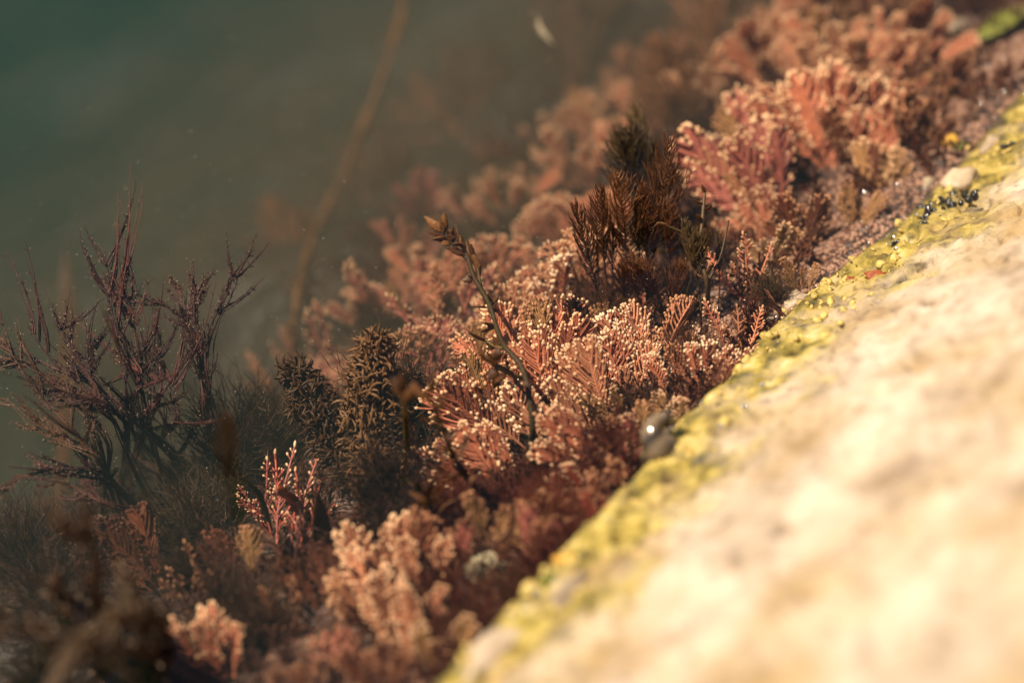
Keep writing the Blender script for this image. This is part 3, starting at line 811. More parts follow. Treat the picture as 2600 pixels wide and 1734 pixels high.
plume(1740, 420, 1690, 130, 6, 'plume_rust', 'dark blurred russet weed at upper middle right', fat=2.2, extra=((1740, 120, 6), (1660, 230, 5.5), (1790, 170, 6)))
plume(1800, 330, 1850, 60, 8, 'plume_rust', 'dark blurred russet weed under the top edge', fat=2.4, extra=((1780, 40, 8), (1920, 60, 8)))
plume(1720, 480, 1670, 310, 4, 'maroon', 'dark blurred maroon weed below the russet weed', fat=2.0, extra=((1740, 330, 4), (1780, 400, 3.6)))
plume(1240, 420, 1200, 180, 12, 'plume', 'faint brown cloud of weed in the murk right of the string weed', fat=3, extra=((1270, 150, 12), (1130, 230, 12)))
plume(1450, 260, 1400, 60, 12, 'plume', 'faint brown cloud of weed below the shrimp', fat=3, extra=((1480, 40, 12), (1530, 80, 12)))
plume(1000, 620, 960, 420, 11, 'plume', 'faint brown cloud of weed right beside the string weed', fat=2.6, extra=((1040, 400, 11), (900, 480, 11)))
plume(820, 820, 780, 640, 9, 'plume', 'faint brown cloud of weed at the foot of the string weed', fat=2.2, extra=((850, 630, 9), (720, 700, 9)))
plume(1130, 640, 1130, 440, 7, 'plume', 'faint dark club shaped weed in the haze left of the brown bush', fat=.5)

# ------------------------------------------------------------------ dark foxtail weeds
def foxtail(bx, by, tx, ty, td, label, fat=1.0, extra=()):
    b = on_ground(bx, by); rt = root('foxtail_weed', b, label, 'seaweed', 'dark shaggy foxtail weeds')
    for k, (ux, uy, ud, f) in enumerate([(tx, ty, td, fat)] + list(extra)):
        d = at_depth(ux, uy, ud) - b; q = d.length / 1.5
        m4 = frame(d, BACK, rnd.uniform(0, 6)) @ Matrix.Diagonal((f, f, q, 1)); link('foxtail', SHAGGY[k % 3] if k else SHAGGY[int(bx) % 3], rt, M['olive'], m4)
    return rt
foxtail(905, 1260, 755, 905, 0.0, 'dark olive shaggy foxtail leaning left, left one of the pair', 1.15)
foxtail(930, 1290, 915, 890, .0, 'dark olive shaggy foxtail with two heads, right one of the pair', 1.2, extra=((1005, 925, .1, 1.1), (960, 960, -.1, 1.2)))
foxtail(960, 1330, 925, 1150, -.5, 'murky grey brown furry stalk under the dark foxtails', .8)

# ------------------------------------------------------------------ leafy brown stem (the tall one with the bud-like leaves)
def leaf(mb, p, q, wd, r, flat=.34):
    p, q = np.array(p), np.array(q); d = q - p; s = np.array([wob(r, .16), wob(r, .16), wob(r, .16)]) * np.linalg.norm(d)
    P = smooth_path([p, p + d * .5 + s * .5, q + s * .2], 11)
    mb.tube(P, [wd * k * r.uniform(.86, 1.14) for k in (.20, .42, .70, .92, 1.0, .98, .88, .72, .52, .28, .04)], 9, flat, ref=np.array(CX) * r.uniform(.3, 1) + np.array(BACK) * r.uniform(-.6, .6))
def leafy_stem(name, pts, rad0, rad1, leaves, label, m='stem', ml='leaf', branches=(), seed=3):
    r = random.Random(seed)
    W = [np.array(at_depth(*p)) for p in pts]; W[0] = np.array(on_ground(pts[0][0], pts[0][1])) - np.array(CUP) * .05
    o = Vector(W[0]); rt = root(name, o, label, 'seaweed')
    A = MB(); P = smooth_path([w_ - W[0] for w_ in W], 40)
    A.tube(P, [(rad0 + (rad1 - rad0) * i / 39) * (1 + .10 * math.sin(i * 2.3) + wob(r, .07)) for i in range(40)], 8)
    link('stem', mesh('stem', *A.arrays(), M[m]), rt)
    for br in branches:
        A = MB(); Q = smooth_path([np.array(at_depth(*p)) - W[0] for p in br], 14)
        A.tube(Q, [rad1 * (1.05 - .4 * i / 13) * (1 + wob(r, .1)) for i in range(14)], 7); link('branch', mesh('branch', *A.arrays(), M[m]), rt)
    for (x0, y0, x1, y1, dd, wd) in leaves:
        A = MB(); leaf(A, np.array(at_depth(x0, y0, dd)) - W[0], np.array(at_depth(x1 + (x1 - x0) * .12, y1 + (y1 - y0) * .12, dd - .08 + wob(r, .12))) - W[0], wd * PX * .54, r)
        link('leaf', mesh('leaf', *A.arrays(), M[ml]), rt)
    return rt
leafy_stem('leafy_seaweed',
 [(1318, 1225, 0), (1340, 1150, -.9), (1353, 1090, -1.2), (1345, 1020, -1.2), (1337, 965, -1.1), (1318, 921, -1.0), (1283, 882, -.8), (1264, 840, -.5), (1245, 779, -.2), (1222, 735, .1), (1203, 703, .3), (1188, 655, .5), (1182, 640, .6)],
 .044, .026,
 [(1130, 592, 1082, 553, .65, 22), (1132, 590, 1128, 541, .65, 20), (1128, 598, 1120, 560, .6, 18), (1135, 605, 1092, 592, .65, 18), (1138, 610, 1102, 610, .6, 20), (1140, 612, 1122, 618, .6, 22), (1142, 608, 1152, 580, .65, 18), (1150, 618, 1140, 596, .6, 24),
  (1178, 640, 1160, 576, .6, 20), (1184, 640, 1172, 600, .55, 22), (1188, 650, 1136, 632, .55, 24), (1176, 625, 1150, 622, .55, 20),
  (1216, 690, 1188, 610, .5, 18), (1220, 700, 1196, 640, .45, 18), (1205, 702, 1176, 712, .4, 22), (1204, 704, 1188, 698, .4, 18),
  (1240, 782, 1202, 779, .2, 18), (1250, 775, 1266, 745, .15, 16), (1248, 786, 1262, 788, .1, 14), (1244, 770, 1240, 748, .2, 14),
  (1258, 834, 1224, 842, .05, 22), (1256, 832, 1230, 820, .05, 16), (1256, 836, 1234, 852, 0, 16),
  (1236, 868, 1192, 842, -.1, 20), (1262, 882, 1236, 868, -.1, 26), (1270, 888, 1252, 858, -.2, 20)],
 'tall curved olive brown stem with bud shaped leaves rising through the central clump',
 branches=[[(1142, 610, .6), (1160, 632, .58), (1186, 660, .5)], [(1193, 622, .5), (1208, 660, .45), (1222, 730, .3)], [(1283, 884, -.3), (1258, 880, -.2), (1235, 866, -.1)], [(1330, 960, -.6), (1300, 952, -.7), (1258, 930, -.8), (1240, 900, -.9)]])
leafy_stem('leafy_sprig', [(1330, 1010, -.4), (1300, 950, -.9), (1262, 925, -1.2), (1245, 905, -1.4)], .03, .02,
 [(1262, 926, 1215, 898, -1.6, 26), (1258, 922, 1262, 885, -1.6, 26), (1268, 935, 1240, 965, -1.5, 24), (1290, 948, 1262, 968, -1.4, 22), (1250, 912, 1280, 900, -1.6, 20), (1236, 905, 1210, 880, -1.6, 18)],
 'blurred amber leafed sprig leaning left across the bend of the tall stem', ml='blade')
# near, out of focus brown leafy weeds in front of the clump
leafy_stem('leafy_weed', [(1235, 1290, 0), (1200, 1235, -1.2), (1165, 1180, -2.0), (1135, 1120, -2.5), (1110, 1050, -2.8), (1085, 1000, -3.0)], .05, .03,
 [(1140, 1150, 1105, 1130, -2.6, 18), (1160, 1170, 1185, 1100, -2.6, 18), (1130, 1120, 1165, 1085, -2.7, 18), (1115, 1080, 1070, 1060, -2.8, 20), (1105, 1050, 1135, 1010, -2.9, 18), (1095, 1020, 1055, 975, -3, 24), (1090, 1000, 1100, 950, -3, 24), (1170, 1200, 1130, 1215, -2.4, 20), (1190, 1230, 1225, 1180, -2.2, 18)],
 'out of focus amber brown leafy weed in front of the left flank of the clump', ml='blade')
leafy_stem('leafy_weed', [(1140, 1440, 0), (1120, 1360, -1.0), (1090, 1280, -1.8), (1060, 1230, -2.2)], .05, .03,
 [(1120, 1330, 1060, 1310, -2, 24), (1110, 1310, 1170, 1270, -2, 24), (1090, 1280, 1040, 1250, -2.2, 24), (1080, 1260, 1110, 1210, -2.3, 24), (1130, 1370, 1190, 1330, -1.8, 24), (1125, 1370, 1070, 1370, -1.7, 24)],
 'out of focus russet leafy weed at lower centre below the clump', ml='blade', seed=8)
leafy_stem('leafy_weed', [(1040, 1180, 0), (1032, 1090, -1.5), (1025, 1020, -2.3), (1015, 975, -2.6)], .04, .03,
 [(1022, 1010, 1000, 960, -2.7, 24), (1024, 1020, 1050, 970, -2.7, 24), (1020, 1000, 1020, 950, -2.7, 24)],
 'out of focus rusty sprig of leaves right of the dark foxtails', ml='blade', seed=5)
leafy_stem('golden_seaweed', [(1800, 800, 0), (1795, 720, .1), (1778, 640, .2), (1785, 540, .4), (1790, 480, .5)], .032, .02,
 [(1786, 520, 1762, 508, .5, 14), (1788, 535, 1806, 520, .5, 12), (1780, 600, 1756, 590, .3, 13), (1782, 560, 1766, 545, .4, 12), (1790, 490, 1782, 470, .5, 10), (1778, 645, 1740, 622, .2, 15), (1700, 575, 1668, 566, .1, 14), (1680, 565, 1660, 580, .1, 12), (1790, 700, 1812, 672, .1, 13), (1790, 710, 1766, 690, .1, 14)],
 'thin dark stem with brown leaves right of the brown plumes', ml='leaf', m='plume_olive', branches=[[(1790, 640, .2), (1750, 600, .2), (1690, 572, .1)], [(1795, 720, .1), (1830, 650, .2), (1850, 560, .3)]])

# ------------------------------------------------------------------ blades
def blade(pts, wd, label, m='blade', flat=.12, tipw=.08, widest=.4, seed=1, name='blade_weed'):
    W = [np.array(at_depth(*p)) for p in pts]; W[0] = np.array(on_ground(pts[0][0], pts[0][1]))
    A = MB(); P = smooth_path([w_ - W[0] for w_ in W], 22); u = np.linspace(0, 1, 22); r = random.Random(seed)
    prof = np.where(u < widest, .35 + .65 * np.sin(u / widest * math.pi / 2), np.cos((u - widest) / (1 - widest) * math.pi / 2) ** .8 * (1 - tipw) + tipw)
    A.tube(P, [wd * PX * .5 * k * (1 + wob(r, .10)) for k in prof], 10, flat, ref=np.array(CX))
    o = link(name, mesh('blade', *A.arrays(), M[m])); o.location = W[0]
    return tag(o, label, 'seaweed')
blade([(840, 1520, 0), (830, 1420, -.8), (815, 1330, -1.3), (805, 1250, -1.6)], 55, 'blurred russet blade tapering up in front of the slender red plant', m='plume_rust')
blade([(580, 1720, 0), (545, 1660, -1.2), (525, 1600, -1.6), (530, 1500, -1.9)], 30, 'narrow curved russet blade crossing the lone pink tuft at lower left', m='plume_rust')
blade([(690, 1350, 0), (660, 1260, -.8), (620, 1215, -1)], 18, 'thin olive blade bending left behind the slender red plant', m='stem')
blade([(770, 1330, 0), (745, 1270, -.6), (718, 1250, -1), (712, 1228, -1.1)], 34, 'small rust red curled blade in the middle of the slender red plant', m='rust')
blade([(150, 1330, 0), (175, 900, 6), (172, 770, 7), (165, 640, 7.5)], 70, 'faint brown strap far back at left behind the purple bushes', m='blade')
blade([(960, 1560, 0), (975, 1420, -.9), (965, 1330, -1.3)], 40, 'dim brown strap between the peach group and the russet blade', m='fuzzdark')
blade([(700, 1600, 0), (650, 1480, -1.0), (640, 1400, -1.3)], 60, 'dim broad brown strap in the dark tangle below the slender red plant', m='fuzzdark')
blade([(760, 1560, 0), (730, 1440, -1.0), (735, 1360, -1.3)], 46, 'dim upright brown strap left of the russet blade', m='plume')

# long string-like weed in the open water
def cord(pts, rad, label, m):
    pts = [(x, y, min(d, (on_ground(x, y) - CAM).dot(FWD) - FOCUS - .5)) for x, y, d in pts]
    W = [np.array(at_depth(*p)) for p in pts]; W[0] = np.array(on_ground(pts[0][0], pts[0][1]))
    A = MB(); r = random.Random(5); P = smooth_path([w_ - W[0] for w_ in W], 60)
    A.tube(P, [rad * (1 + .22 * math.sin(i * .9) + .2 * math.sin(i * .37 + 1) + wob(r, .12)) for i in range(60)], 7)
    for i in range(120):
        q = r.randint(2, 57); e = P[q] + np.array([wob(r, .35), wob(r, .35), wob(r, .35)])
        A.tube([P[q], (P[q] + e) / 2, e], [rad * .3, rad * .25, rad * .1], 3)
    o = link('string_weed', mesh('string_weed', *A.arrays(), M[m])); o.location = W[0]
    return tag(o, label, 'seaweed')
cord([(735, 900, 6), (748, 800, 7), (765, 700, 7.5), (800, 590, 8), (850, 490, 8), (885, 420, 8.2), (918, 335, 8), (950, 250, 8.2), (990, 140, 8.5), (1020, 40, 9), (1030, -60, 9)], .055, 'long brown string weed rising through the open water to the top edge', 'leaf')
cord([(1200, 640, 4), (1190, 560, 7), (1188, 500, 7), (1192, 470, 7)], .06, 'thin blurred brown thread standing beside the leafy tip', 'plume_olive')

# ------------------------------------------------------------------ bushy purple weeds at left
def bush(base, axes, label, m, seed, wd=.05, ns=5, rr=.0105, subs=9, spikes=14):
    """axes: main branches given as sight-line points; each is a rope of strands with forking side ropes"""
    r = random.Random(seed); b = on_ground(*base); rt = root('bushy_weed', b, label, 'seaweed', 'dark purple brown bushy weeds')
    b0 = np.array(b)
    for ax in axes:
        A = MB(); B = MB()
        g0 = np.array(on_ground(base[0] + wob(r, 120), base[1] + wob(r, 45))) - b0
        pts = [g0] + [np.array(at_depth(*p)) - b0 for p in ax]
        P = smooth_path(pts, 26)
        P += np.array([[.05 * noise.noise(Vector((i_ * .22, c_ * 7.3, seed + len(pts) + pts[-1][0]))) for c_ in range(3)] for i_ in range(len(P))])
        strands(A, r, P, wd, ns, rr, spikes, B)
        L = np.linalg.norm(P[-1] - P[0])
        for k in range(subs):
            q = r.randint(5, 24); T = P[min(q + 1, 25)] - P[q - 1]; T /= np.linalg.norm(T)
            S = np.cross(T, np.array(BACK)); S /= np.linalg.norm(S)
            d = T * .9 + S * r.choice((-1, 1)) * r.uniform(.35, .8) + np.array([wob(r, .25) for _ in range(3)]); ln = L * r.uniform(.09, .26)
            Q = [P[q]]
            for j in range(9):
                d = d + T * .10 + np.array([wob(r, .06) for _ in range(3)]); d /= np.linalg.norm(d); Q.append(Q[-1] + d * ln / 9)
            strands(A, r, Q, wd * .8, max(2, ns - 1), rr * .8, max(2, spikes - 3), B)
        br = link('branch', mesh('branch', *A.arrays(), M[m]), rt)
        link('pale_specks', mesh('pale_specks', *B.arrays(), M['speck']), br)['kind'] = 'stuff'
    return rt
bush((400, 1230), [[(330, 1050, -.1), (290, 850, 0), (275, 720, .3), (265, 635, .4)], [(360, 1000, .1), (345, 850, .2), (300, 700, .3)], [(330, 1060, -.2), (240, 960, -.1), (170, 860, 0), (155, 825, 0)],
                   [(300, 1050, -.3), (210, 975, -.2), (110, 880, -.1), (60, 820, 0)], [(390, 1040, 0), (410, 940, .1), (400, 900, .1)], [(270, 1000, -.1), (225, 900, 0), (240, 760, .1)], [(370, 1080, 0), (380, 960, .1), (350, 800, .2), (330, 740, .3)], [(320, 1080, -.1), (250, 1010, -.1), (190, 930, 0)], [(350, 1000, 0), (320, 900, .1), (290, 780, .2), (255, 690, .3)], [(430, 1090, 0), (440, 1000, 0), (430, 950, .1)], [(280, 1060, -.2), (160, 985, -.2), (70, 950, -.1)]],
     'tall purple brown bush of ropy branches at left, the middle one', 'purple', 41, ns=5, subs=9)
bush((530, 1230), [[(520, 1050, .1), (510, 900, .2), (480, 800, .3), (455, 720, .4)], [(522, 1000, .1), (530, 850, .2), (580, 740, .3), (605, 680, .4)], [(515, 960, .2), (470, 810, .3), (385, 755, .3)], [(515, 930, .1), (490, 790, .2), (500, 730, .3)]],
     'slim purple bush with a forked top, right one of the bushes at left', 'purple', 42, ns=5, subs=8, wd=.05, spikes=16)
bush((330, 1300), [[(220, 1150, -.4), (120, 1020, -.3), (40, 910, -.2), (0, 850, 0)], [(260, 1180, -.5), (170, 1120, -.5), (100, 1090, -.5), (15, 1020, -.4)], [(280, 1150, -.3), (200, 1030, -.2), (100, 940, -.2), (-20, 900, 0)], [(250, 1130, -.4), (230, 1050, -.4), (190, 1000, -.4)]],
     'olive brown ropy bush spreading to the left edge', 'purplebrown', 43, ns=6, subs=9)
bush((400, 1310), [[(260, 1220, -.6), (140, 1205, -.7), (60, 1210, -.7), (-10, 1260, -.8)], [(250, 1200, -.6), (130, 1190, -.7), (20, 1190, -.7)], [(300, 1290, -.8), (180, 1230, -.8), (40, 1215, -.9)], [(300, 1310, -.8), (220, 1330, -1), (200, 1380, -1.1)]],
     'dark purple branches lying flat toward the left edge', 'purple', 44, ns=5, subs=8)
# near, out of focus at the lower left corner
bush((330, 1730), [[(260, 1600, -3), (160, 1500, -4), (60, 1450, -4.5)], [(250, 1560, -3.5), (230, 1400, -4.5), (180, 1300, -5)], [(200, 1650, -3.5), (90, 1600, -4.5), (-30, 1560, -5)], [(300, 1600, -3.5), (320, 1480, -4), (270, 1400, -4.5)]],
     'out of focus dark brown bush filling the lower left', 'fuzzdark', 45, ns=7, wd=.10, rr=.022, subs=6)
bush((520, 1760), [[(430, 1650, -3.5), (330, 1560, -5), (240, 1600, -6), (120, 1700, -6.5)], [(400, 1660, -4), (280, 1650, -5.5), (100, 1640, -6.5)], [(440, 1680, -3.5), (400, 1560, -4.5), (330, 1520, -5)]],
     'out of focus brown branches arching over the lower left corner', 'fuzz', 46, ns=8, wd=.12, rr=.030, subs=5)

# ------------------------------------------------------------------ soft brown fuzz weeds
def fuzz(px, py, h, ang, label, m='fuzz', n=3, spread=.5, fat=1.0, toward=.4):
    d = idir(ang, toward); k = math.hypot(d.dot(CX), d.dot(CUP))
    b = on_ground(px - math.cos(math.radians(ang)) * h * .5, py + math.sin(math.radians(ang)) * h * .5, True)
    sz = h * PX * (b - CAM).dot(FWD) / FOCUS / k
    rt = root('fuzzy_weed', b, label, 'seaweed', 'soft fuzzy brown weeds')
    for i in range(n):
        di = (d + Vector((wob(rnd, spread), wob(rnd, spread), wob(rnd, spread * .5)))).normalized(); s_ = sz * rnd.uniform(.8, 1.1)
        m4 = frame(di, BACK, rnd.uniform(0, 6)) @ Matrix.Diagonal((s_ * fat, s_ * fat, s_, 1)); link('filament_tuft', FUZZ[rnd.randrange(4)], rt, M[m], m4)
    return rt
for a in [
 (640, 1080, 260, 75, 'soft tan fuzz between the purple bushes and the dark foxtails', 'fuzz', 5),
 (720, 1040, 220, 95, 'thin tan fuzz at the left foot of the dark foxtails', 'fuzz', 4),
 (560, 1230, 180, 110, 'soft brown fuzz mound below the slim purple bush', 'fuzz', 4),
 (440, 1290, 240, 120, 'dusty brown fuzz at the base of the purple bushes', 'fuzz', 4),
 (470, 1400, 200, 110, 'dark mossy tangle left of the slender red plant', 'fuzzdark', 3),
 (650, 1540, 200, 100, 'dark tangle in the middle of the lower left', 'fuzzdark', 3),
 (1000, 1180, 240, 95, 'dark grey brown fuzz right under the dark foxtails', 'fuzzdark', 5),
 (1020, 1300, 200, 95, 'brown fuzz in front of the dim rose tuft', 'fuzzdark', 4),
 (1010, 960, 240, 95, 'dusky brown fuzz right of the two headed foxtail', 'fuzz', 5),
 (960, 800, 200, 95, 'dusky fuzz at the foot of the large soft pink tuft', 'fuzz', 5),
 (1150, 1250, 180, 100, 'russet fuzz left of the stem base', 'fuzzred', 4),
 (1400, 1280, 170, 100, 'deep red fuzz below the stem base', 'fuzzred', 5),
 (1480, 1360, 160, 100, 'deep red fuzz at the foot of the crusty tufts', 'fuzzred', 4),
 (1560, 1120, 110, 90, 'dark red fuzz beside the snail', 'fuzzred', 3),
 (1640, 1010, 120, 90, 'dark olive fuzz in the hollow above the snail', 'fuzzdark', 3),
 (1560, 760, 170, 85, 'red brown fuzz at the feet of the brown plumes', 'plume_rust', 5),
 (1760, 860, 170, 90, 'dark brown fuzz right of the pale knobby heads', 'plume', 4),
 (1960, 720, 110, 90, 'olive fuzz along the edge of the wet grit', 'plume_olive', 4),
 (1300, 1480, 130, 90, 'brown fuzz between the green shell and the rock', 'plume_rust', 4),
 (1180, 1560, 130, 90, 'dull brown fuzz around the glinting bubbles', 'fuzz', 3),
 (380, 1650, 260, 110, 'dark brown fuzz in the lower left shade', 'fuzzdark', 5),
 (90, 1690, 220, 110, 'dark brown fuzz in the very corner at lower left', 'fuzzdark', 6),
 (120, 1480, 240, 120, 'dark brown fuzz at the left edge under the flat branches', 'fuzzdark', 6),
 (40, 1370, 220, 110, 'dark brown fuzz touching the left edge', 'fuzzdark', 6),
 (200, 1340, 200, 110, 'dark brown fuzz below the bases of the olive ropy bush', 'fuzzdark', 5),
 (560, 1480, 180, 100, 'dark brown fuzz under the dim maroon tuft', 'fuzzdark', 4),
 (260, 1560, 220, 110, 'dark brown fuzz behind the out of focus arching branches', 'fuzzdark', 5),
]:
    fuzz(*a)

# ------------------------------------------------------------------ snail
def snail():
    c = on_ground(1655, 1195) + Vector((0, 0, .1)); c = at_depth(1652, 1166, -2.35)
    rt = root('snail', c, 'dark glossy rounded snail wedged against the yellow rock edge', 'snail')
    sm, nt, b = principled('snail_shell', Roughness=.12)
    b.inputs['Coat Weight'].default_value = .6
    N = nt.nodes; L = nt.links; tc = N.new('ShaderNodeTexCoord'); wv = N.new('ShaderNodeTexWave'); wv.inputs['Scale'].default_value = 2.2; wv.inputs['Distortion'].default_value = 6
    rp = N.new('ShaderNodeValToRGB'); rp.color_ramp.elements[0].color = (.030, .021, .012, 1); rp.color_ramp.elements[1].color = (.17, .125, .075, 1)
    L.new(tc.outputs['Object'], wv.inputs['Vector']); L.new(wv.outputs['Fac'], rp.inputs[0]); L.new(rp.outputs[0], b.inputs['Base Color'])
    A = MB(); turns = 3.2; n = 110; Pts = []; Rad = []
    for i in range(n):
        th = i / (n - 1) * turns * 2 * math.pi; g = math.exp(.26 * (th - turns * 2 * math.pi))
        Pts.append((math.cos(th) * g * .120, math.sin(th) * g * .120, .40 - .40 * g ** .9)); Rad.append((.170 * g + .002) * (1 + .025 * math.sin(th * 14)))
    A.tube(Pts, Rad, 18, 1.0, ref=np.array((0, 0, 1.0)))
    m4 = frame((CX * .25 + CUP * .75 + BACK * .55), BACK, 2.6) @ Matrix.Diagonal((2.0, 2.0, 2.0, 1))
    sh = link('shell', mesh('shell', *A.arrays(), sm), rt, None, m4)
    A = MB(); e = np.array(Pts[-1]); t = e - np.array(Pts[-3]); t /= np.linalg.norm(t)
    A.tube([e + t * k for k in (-.01, .02, .05, .06)], [.165, .16, .11, .01], 14); link('foot', mesh('foot', *A.arrays(), M['fuzzdark']), sh)
    return rt
snail()

# ------------------------------------------------------------------ small things along the rock edge
def lump(p, sx, sy, sz, mat, name, label, cat, seed=1, rough=.2, group=None, up=None):
    """rounded uneven lump resting at p"""
    A = MB(); r = random.Random(seed); n = 10; sides = 14
    th = np.linspace(0, math.pi, n); ph = np.arange(sides) * 2 * math.pi / sides; Vv = []
    for a in th:
        for q in ph:
            v = Vector((math.sin(a) * math.cos(q), math.sin(a) * math.sin(q), math.cos(a))); k_ = 1 + rough * noise.noise(v * 1.6 + Vector((seed * 3.1, 0, 0))) + rough * .5 * noise.noise(v * 4 + Vector((0, seed, 0)))
            Vv.append((v.x * sx * k_, v.y * sy * k_, v.z * sz * k_))
    i, j = np.meshgrid(np.arange(n - 1), np.arange(sides), indexing='ij'); j2 = (j + 1) % sides
    Ff = np.stack([i * sides + j, (i + 1) * sides + j, (i + 1) * sides + j2, i * sides + j2], -1).reshape(-1, 4)
    o = link(name, mesh(name, np.array(Vv), Ff, mat)); o.location = p
    if up is not None: o.rotation_euler = (0, 0, up)
    return tag(o, label, cat, group)

def limpet(px, py, rad, hgt, label, mat, tilt):
    g = on_ground(px, py); A = MB(); n = 6; sides = 40; Vv = []
    for i in range(n + 1):
        u = i / n; rr_ = rad * u ** .8
        for j in range(sides):
            a = j / sides * 2 * math.pi; k_ = 1 + .05 * math.cos(a * 17) * u
            Vv.append((math.cos(a) * rr_ * k_ * 1.15, math.sin(a) * rr_ * k_ * .9, hgt * (1 - u ** 1.3)))
    i, j = np.meshgrid(np.arange(n), np.arange(sides), indexing='ij'); j2 = (j + 1) % sides
    Ff = np.stack([i * sides + j, (i + 1) * sides + j, (i + 1) * sides + j2, i * sides + j2], -1).reshape(-1, 4)
    o = link('limpet', mesh('limpet', np.array(Vv), Ff, M[mat])); o.location = g + Vector((0, 0, .02)); o.rotation_euler = tilt
    return tag(o, label, 'limpet')
limpet(1225, 1465, .30, .20, 'greenish grey ribbed limpet shell half buried in turf at lower centre', 'limpet', (.2, -.35, .6))

def cluster(name, part, spots, mat, label, cat, rmin, rmax, seed):
    r = random.Random(seed); P = [on_ground(*q) for q in spots]; rt = root(name, P[0], label, cat)
    A = MB(); A.bead((0, 0, 0), (0, 0, 1), 1.0, 1.0, 10); me_ = mesh(part, *A.arrays(), M[mat])
    for p in P:
        s_ = r.uniform(rmin, rmax); m4 = Matrix.Translation(p - rt.location + Vector((0, 0, s_ * .4))) @ Matrix.Diagonal((s_ * r.uniform(.8, 1.3), s_ * r.uniform(.8, 1.3), s_, 1)); link(part, me_, rt, M[mat], m4)
    return rt
r9 = random.Random(9)
cluster('black_bead_weed', 'bead', [(2345 + q * 135 + r9.uniform(-14, 14), 545 - q * 55 + r9.uniform(-24, 30) * (1 - .5 * q)) for q in [r9.random() ** 1.3 for _ in range(70)]], 'black', 'cluster of glossy black beads on the yellow rock edge at right', 'seaweed', .022, .05, 3)
cluster('black_bead_weed', 'bead', [(2280 + r9.uniform(-20, 20), 640 + r9.uniform(-40, 40)) for k in range(14)], 'black', 'thin line of black beads above the rust red patch', 'seaweed', .015, .035, 4)
cluster('black_bead_weed', 'bead', [(2555 + r9.uniform(-25, 25), 385 + r9.uniform(-20, 20)) for k in range(14)], 'black', 'small patch of black beads near the right edge', 'seaweed', .02, .04, 5)
lump(on_ground(2225, 700), .15, .08, .06, M['rust'], 'rust_patch', 'rust red blob on the yellow rock edge, the larger one', 'sponge', 2, .5)
lump(on_ground(2160, 712), .08, .06, .05, M['rust'], 'rust_patch', 'small orange blob left of the rust red blob', 'sponge', 3, .5)
lump(on_ground(2415, 365), .15, .13, .10, M['goldcrust'], 'gold_lump', 'orange and green lump lying on the wet grit', 'sponge', 4, .35)
lump(on_ground(2445, 378), .16, .10, .10, M['greenleaf'], 'green_lump', 'mossy green lump touching the orange lump', 'seaweed', 5, .4)
lump(on_ground(1395, 1470), .10, .10, .08, M['greenleaf'], 'green_lump', 'bright green bit in a dark rim at the rock foot', 'seaweed', 6, .4)
lump(on_ground(1435, 1425), .12, .08, .07, M['goldcrust'], 'gold_lump', 'yellow orange bit above the bright green bit', 'sponge', 7, .4)
lump(on_ground(2430, 75), .22, .20, .16, M['pebble'], 'pebble', 'blurred pale round pebble beside the green leaf', 'pebble', 8)
for (x, y, a, b_, c_, lb) in ((1450, 1510, .34, .17, .10, 'pale wet stone at the rock foot beside the bright green bit'), (1250, 1660, .42, .2, .12, 'bright white stone at the bottom below the glinting bubbles'), (2025, 770, .22, .16, .10, 'sparkling grainy stone in the wet dark crack'),
                              (2360, 465, .15, .09, .08, 'small yellow stone left of the black beads'), (2520, 370, .22, .13, .10, 'pale oval stone on the rim near the right edge'), (2440, 460, .30, .2, .12, 'cream boulder above the black beads'), (1960, 812, .13, .09, .07, 'tan pebble left of the sparkling stone')):
    lump(on_ground(x, y), a, b_, c_, M['pebble'], 'stone', lb, 'stone', int(x) % 37, .4, None, .9)

# green leaf at the upper right corner
A = MB(); W = [np.array(on_ground(*q)) + np.array((0, 0, .18)) for q in ((2480, 125), (2520, 95), (2560, 65), (2600, 40))]
A.tube(smooth_path([q - W[0] for q in W], 14), [.04, .10, .17, .15, .22, .20, .26, .21, .24, .17, .18, .11, .07, .01], 10, .18, ref=np.array((.6, -.6, .2)))
gl = tag(link('green_leaf', mesh('green_leaf', *A.arrays(), M['greenleaf'])), 'blurred bright green leaf at the upper right corner', 'seaweed'); gl.location = W[0]

# nodules on the yellow rim
def nodules():
    r = random.Random(31); A = MB(); A.bead((0, 0, 0), (0, 0, 1), 1.0, 1.0, 7); Vt, Ft = A.arrays(); Vs = []; Fs = []; n = 0
    for k in range(1400):
        t = r.uniform(-8, 11); s = -abs(r.gauss(0, .5)) + .03
        x, y = plan(s, t)
        if nz(x, y, 1.6, 21) < .02: continue
        q = .014 + .05 * r.random() ** 2.6
        R = np.array(frame(Vector((wob(r, 1), wob(r, 1), 1)), Vector((wob(r, 1), 1, wob(r, 1))), r.uniform(0, 6)).to_3x3())
        W_ = (Vt * np.array([[1 + .3 * wob(r, 1) for _ in range(3)] for _ in Vt]) * np.array((q * r.uniform(.7, 1.7), q * r.uniform(.7, 1.5), q * r.uniform(.5, .9)))) @ R.T
        Vs.append(W_ + np.array((x, y, height(x, y) + q * r.uniform(-.3, .3)))); Fs.append(Ft + n); n += len(Vt)
    m = weed('nodule_yellow', (.16, .12, .02), (.44, .33, .10), scale=1.6, bump=.5)
    tag(link('yellow_nodules', mesh('yellow_nodules', np.concatenate(Vs), np.concatenate(Fs), m)), 'knobbly yellow crust along the rim of the rock', 'crust', None, 'stuff')
nodules()
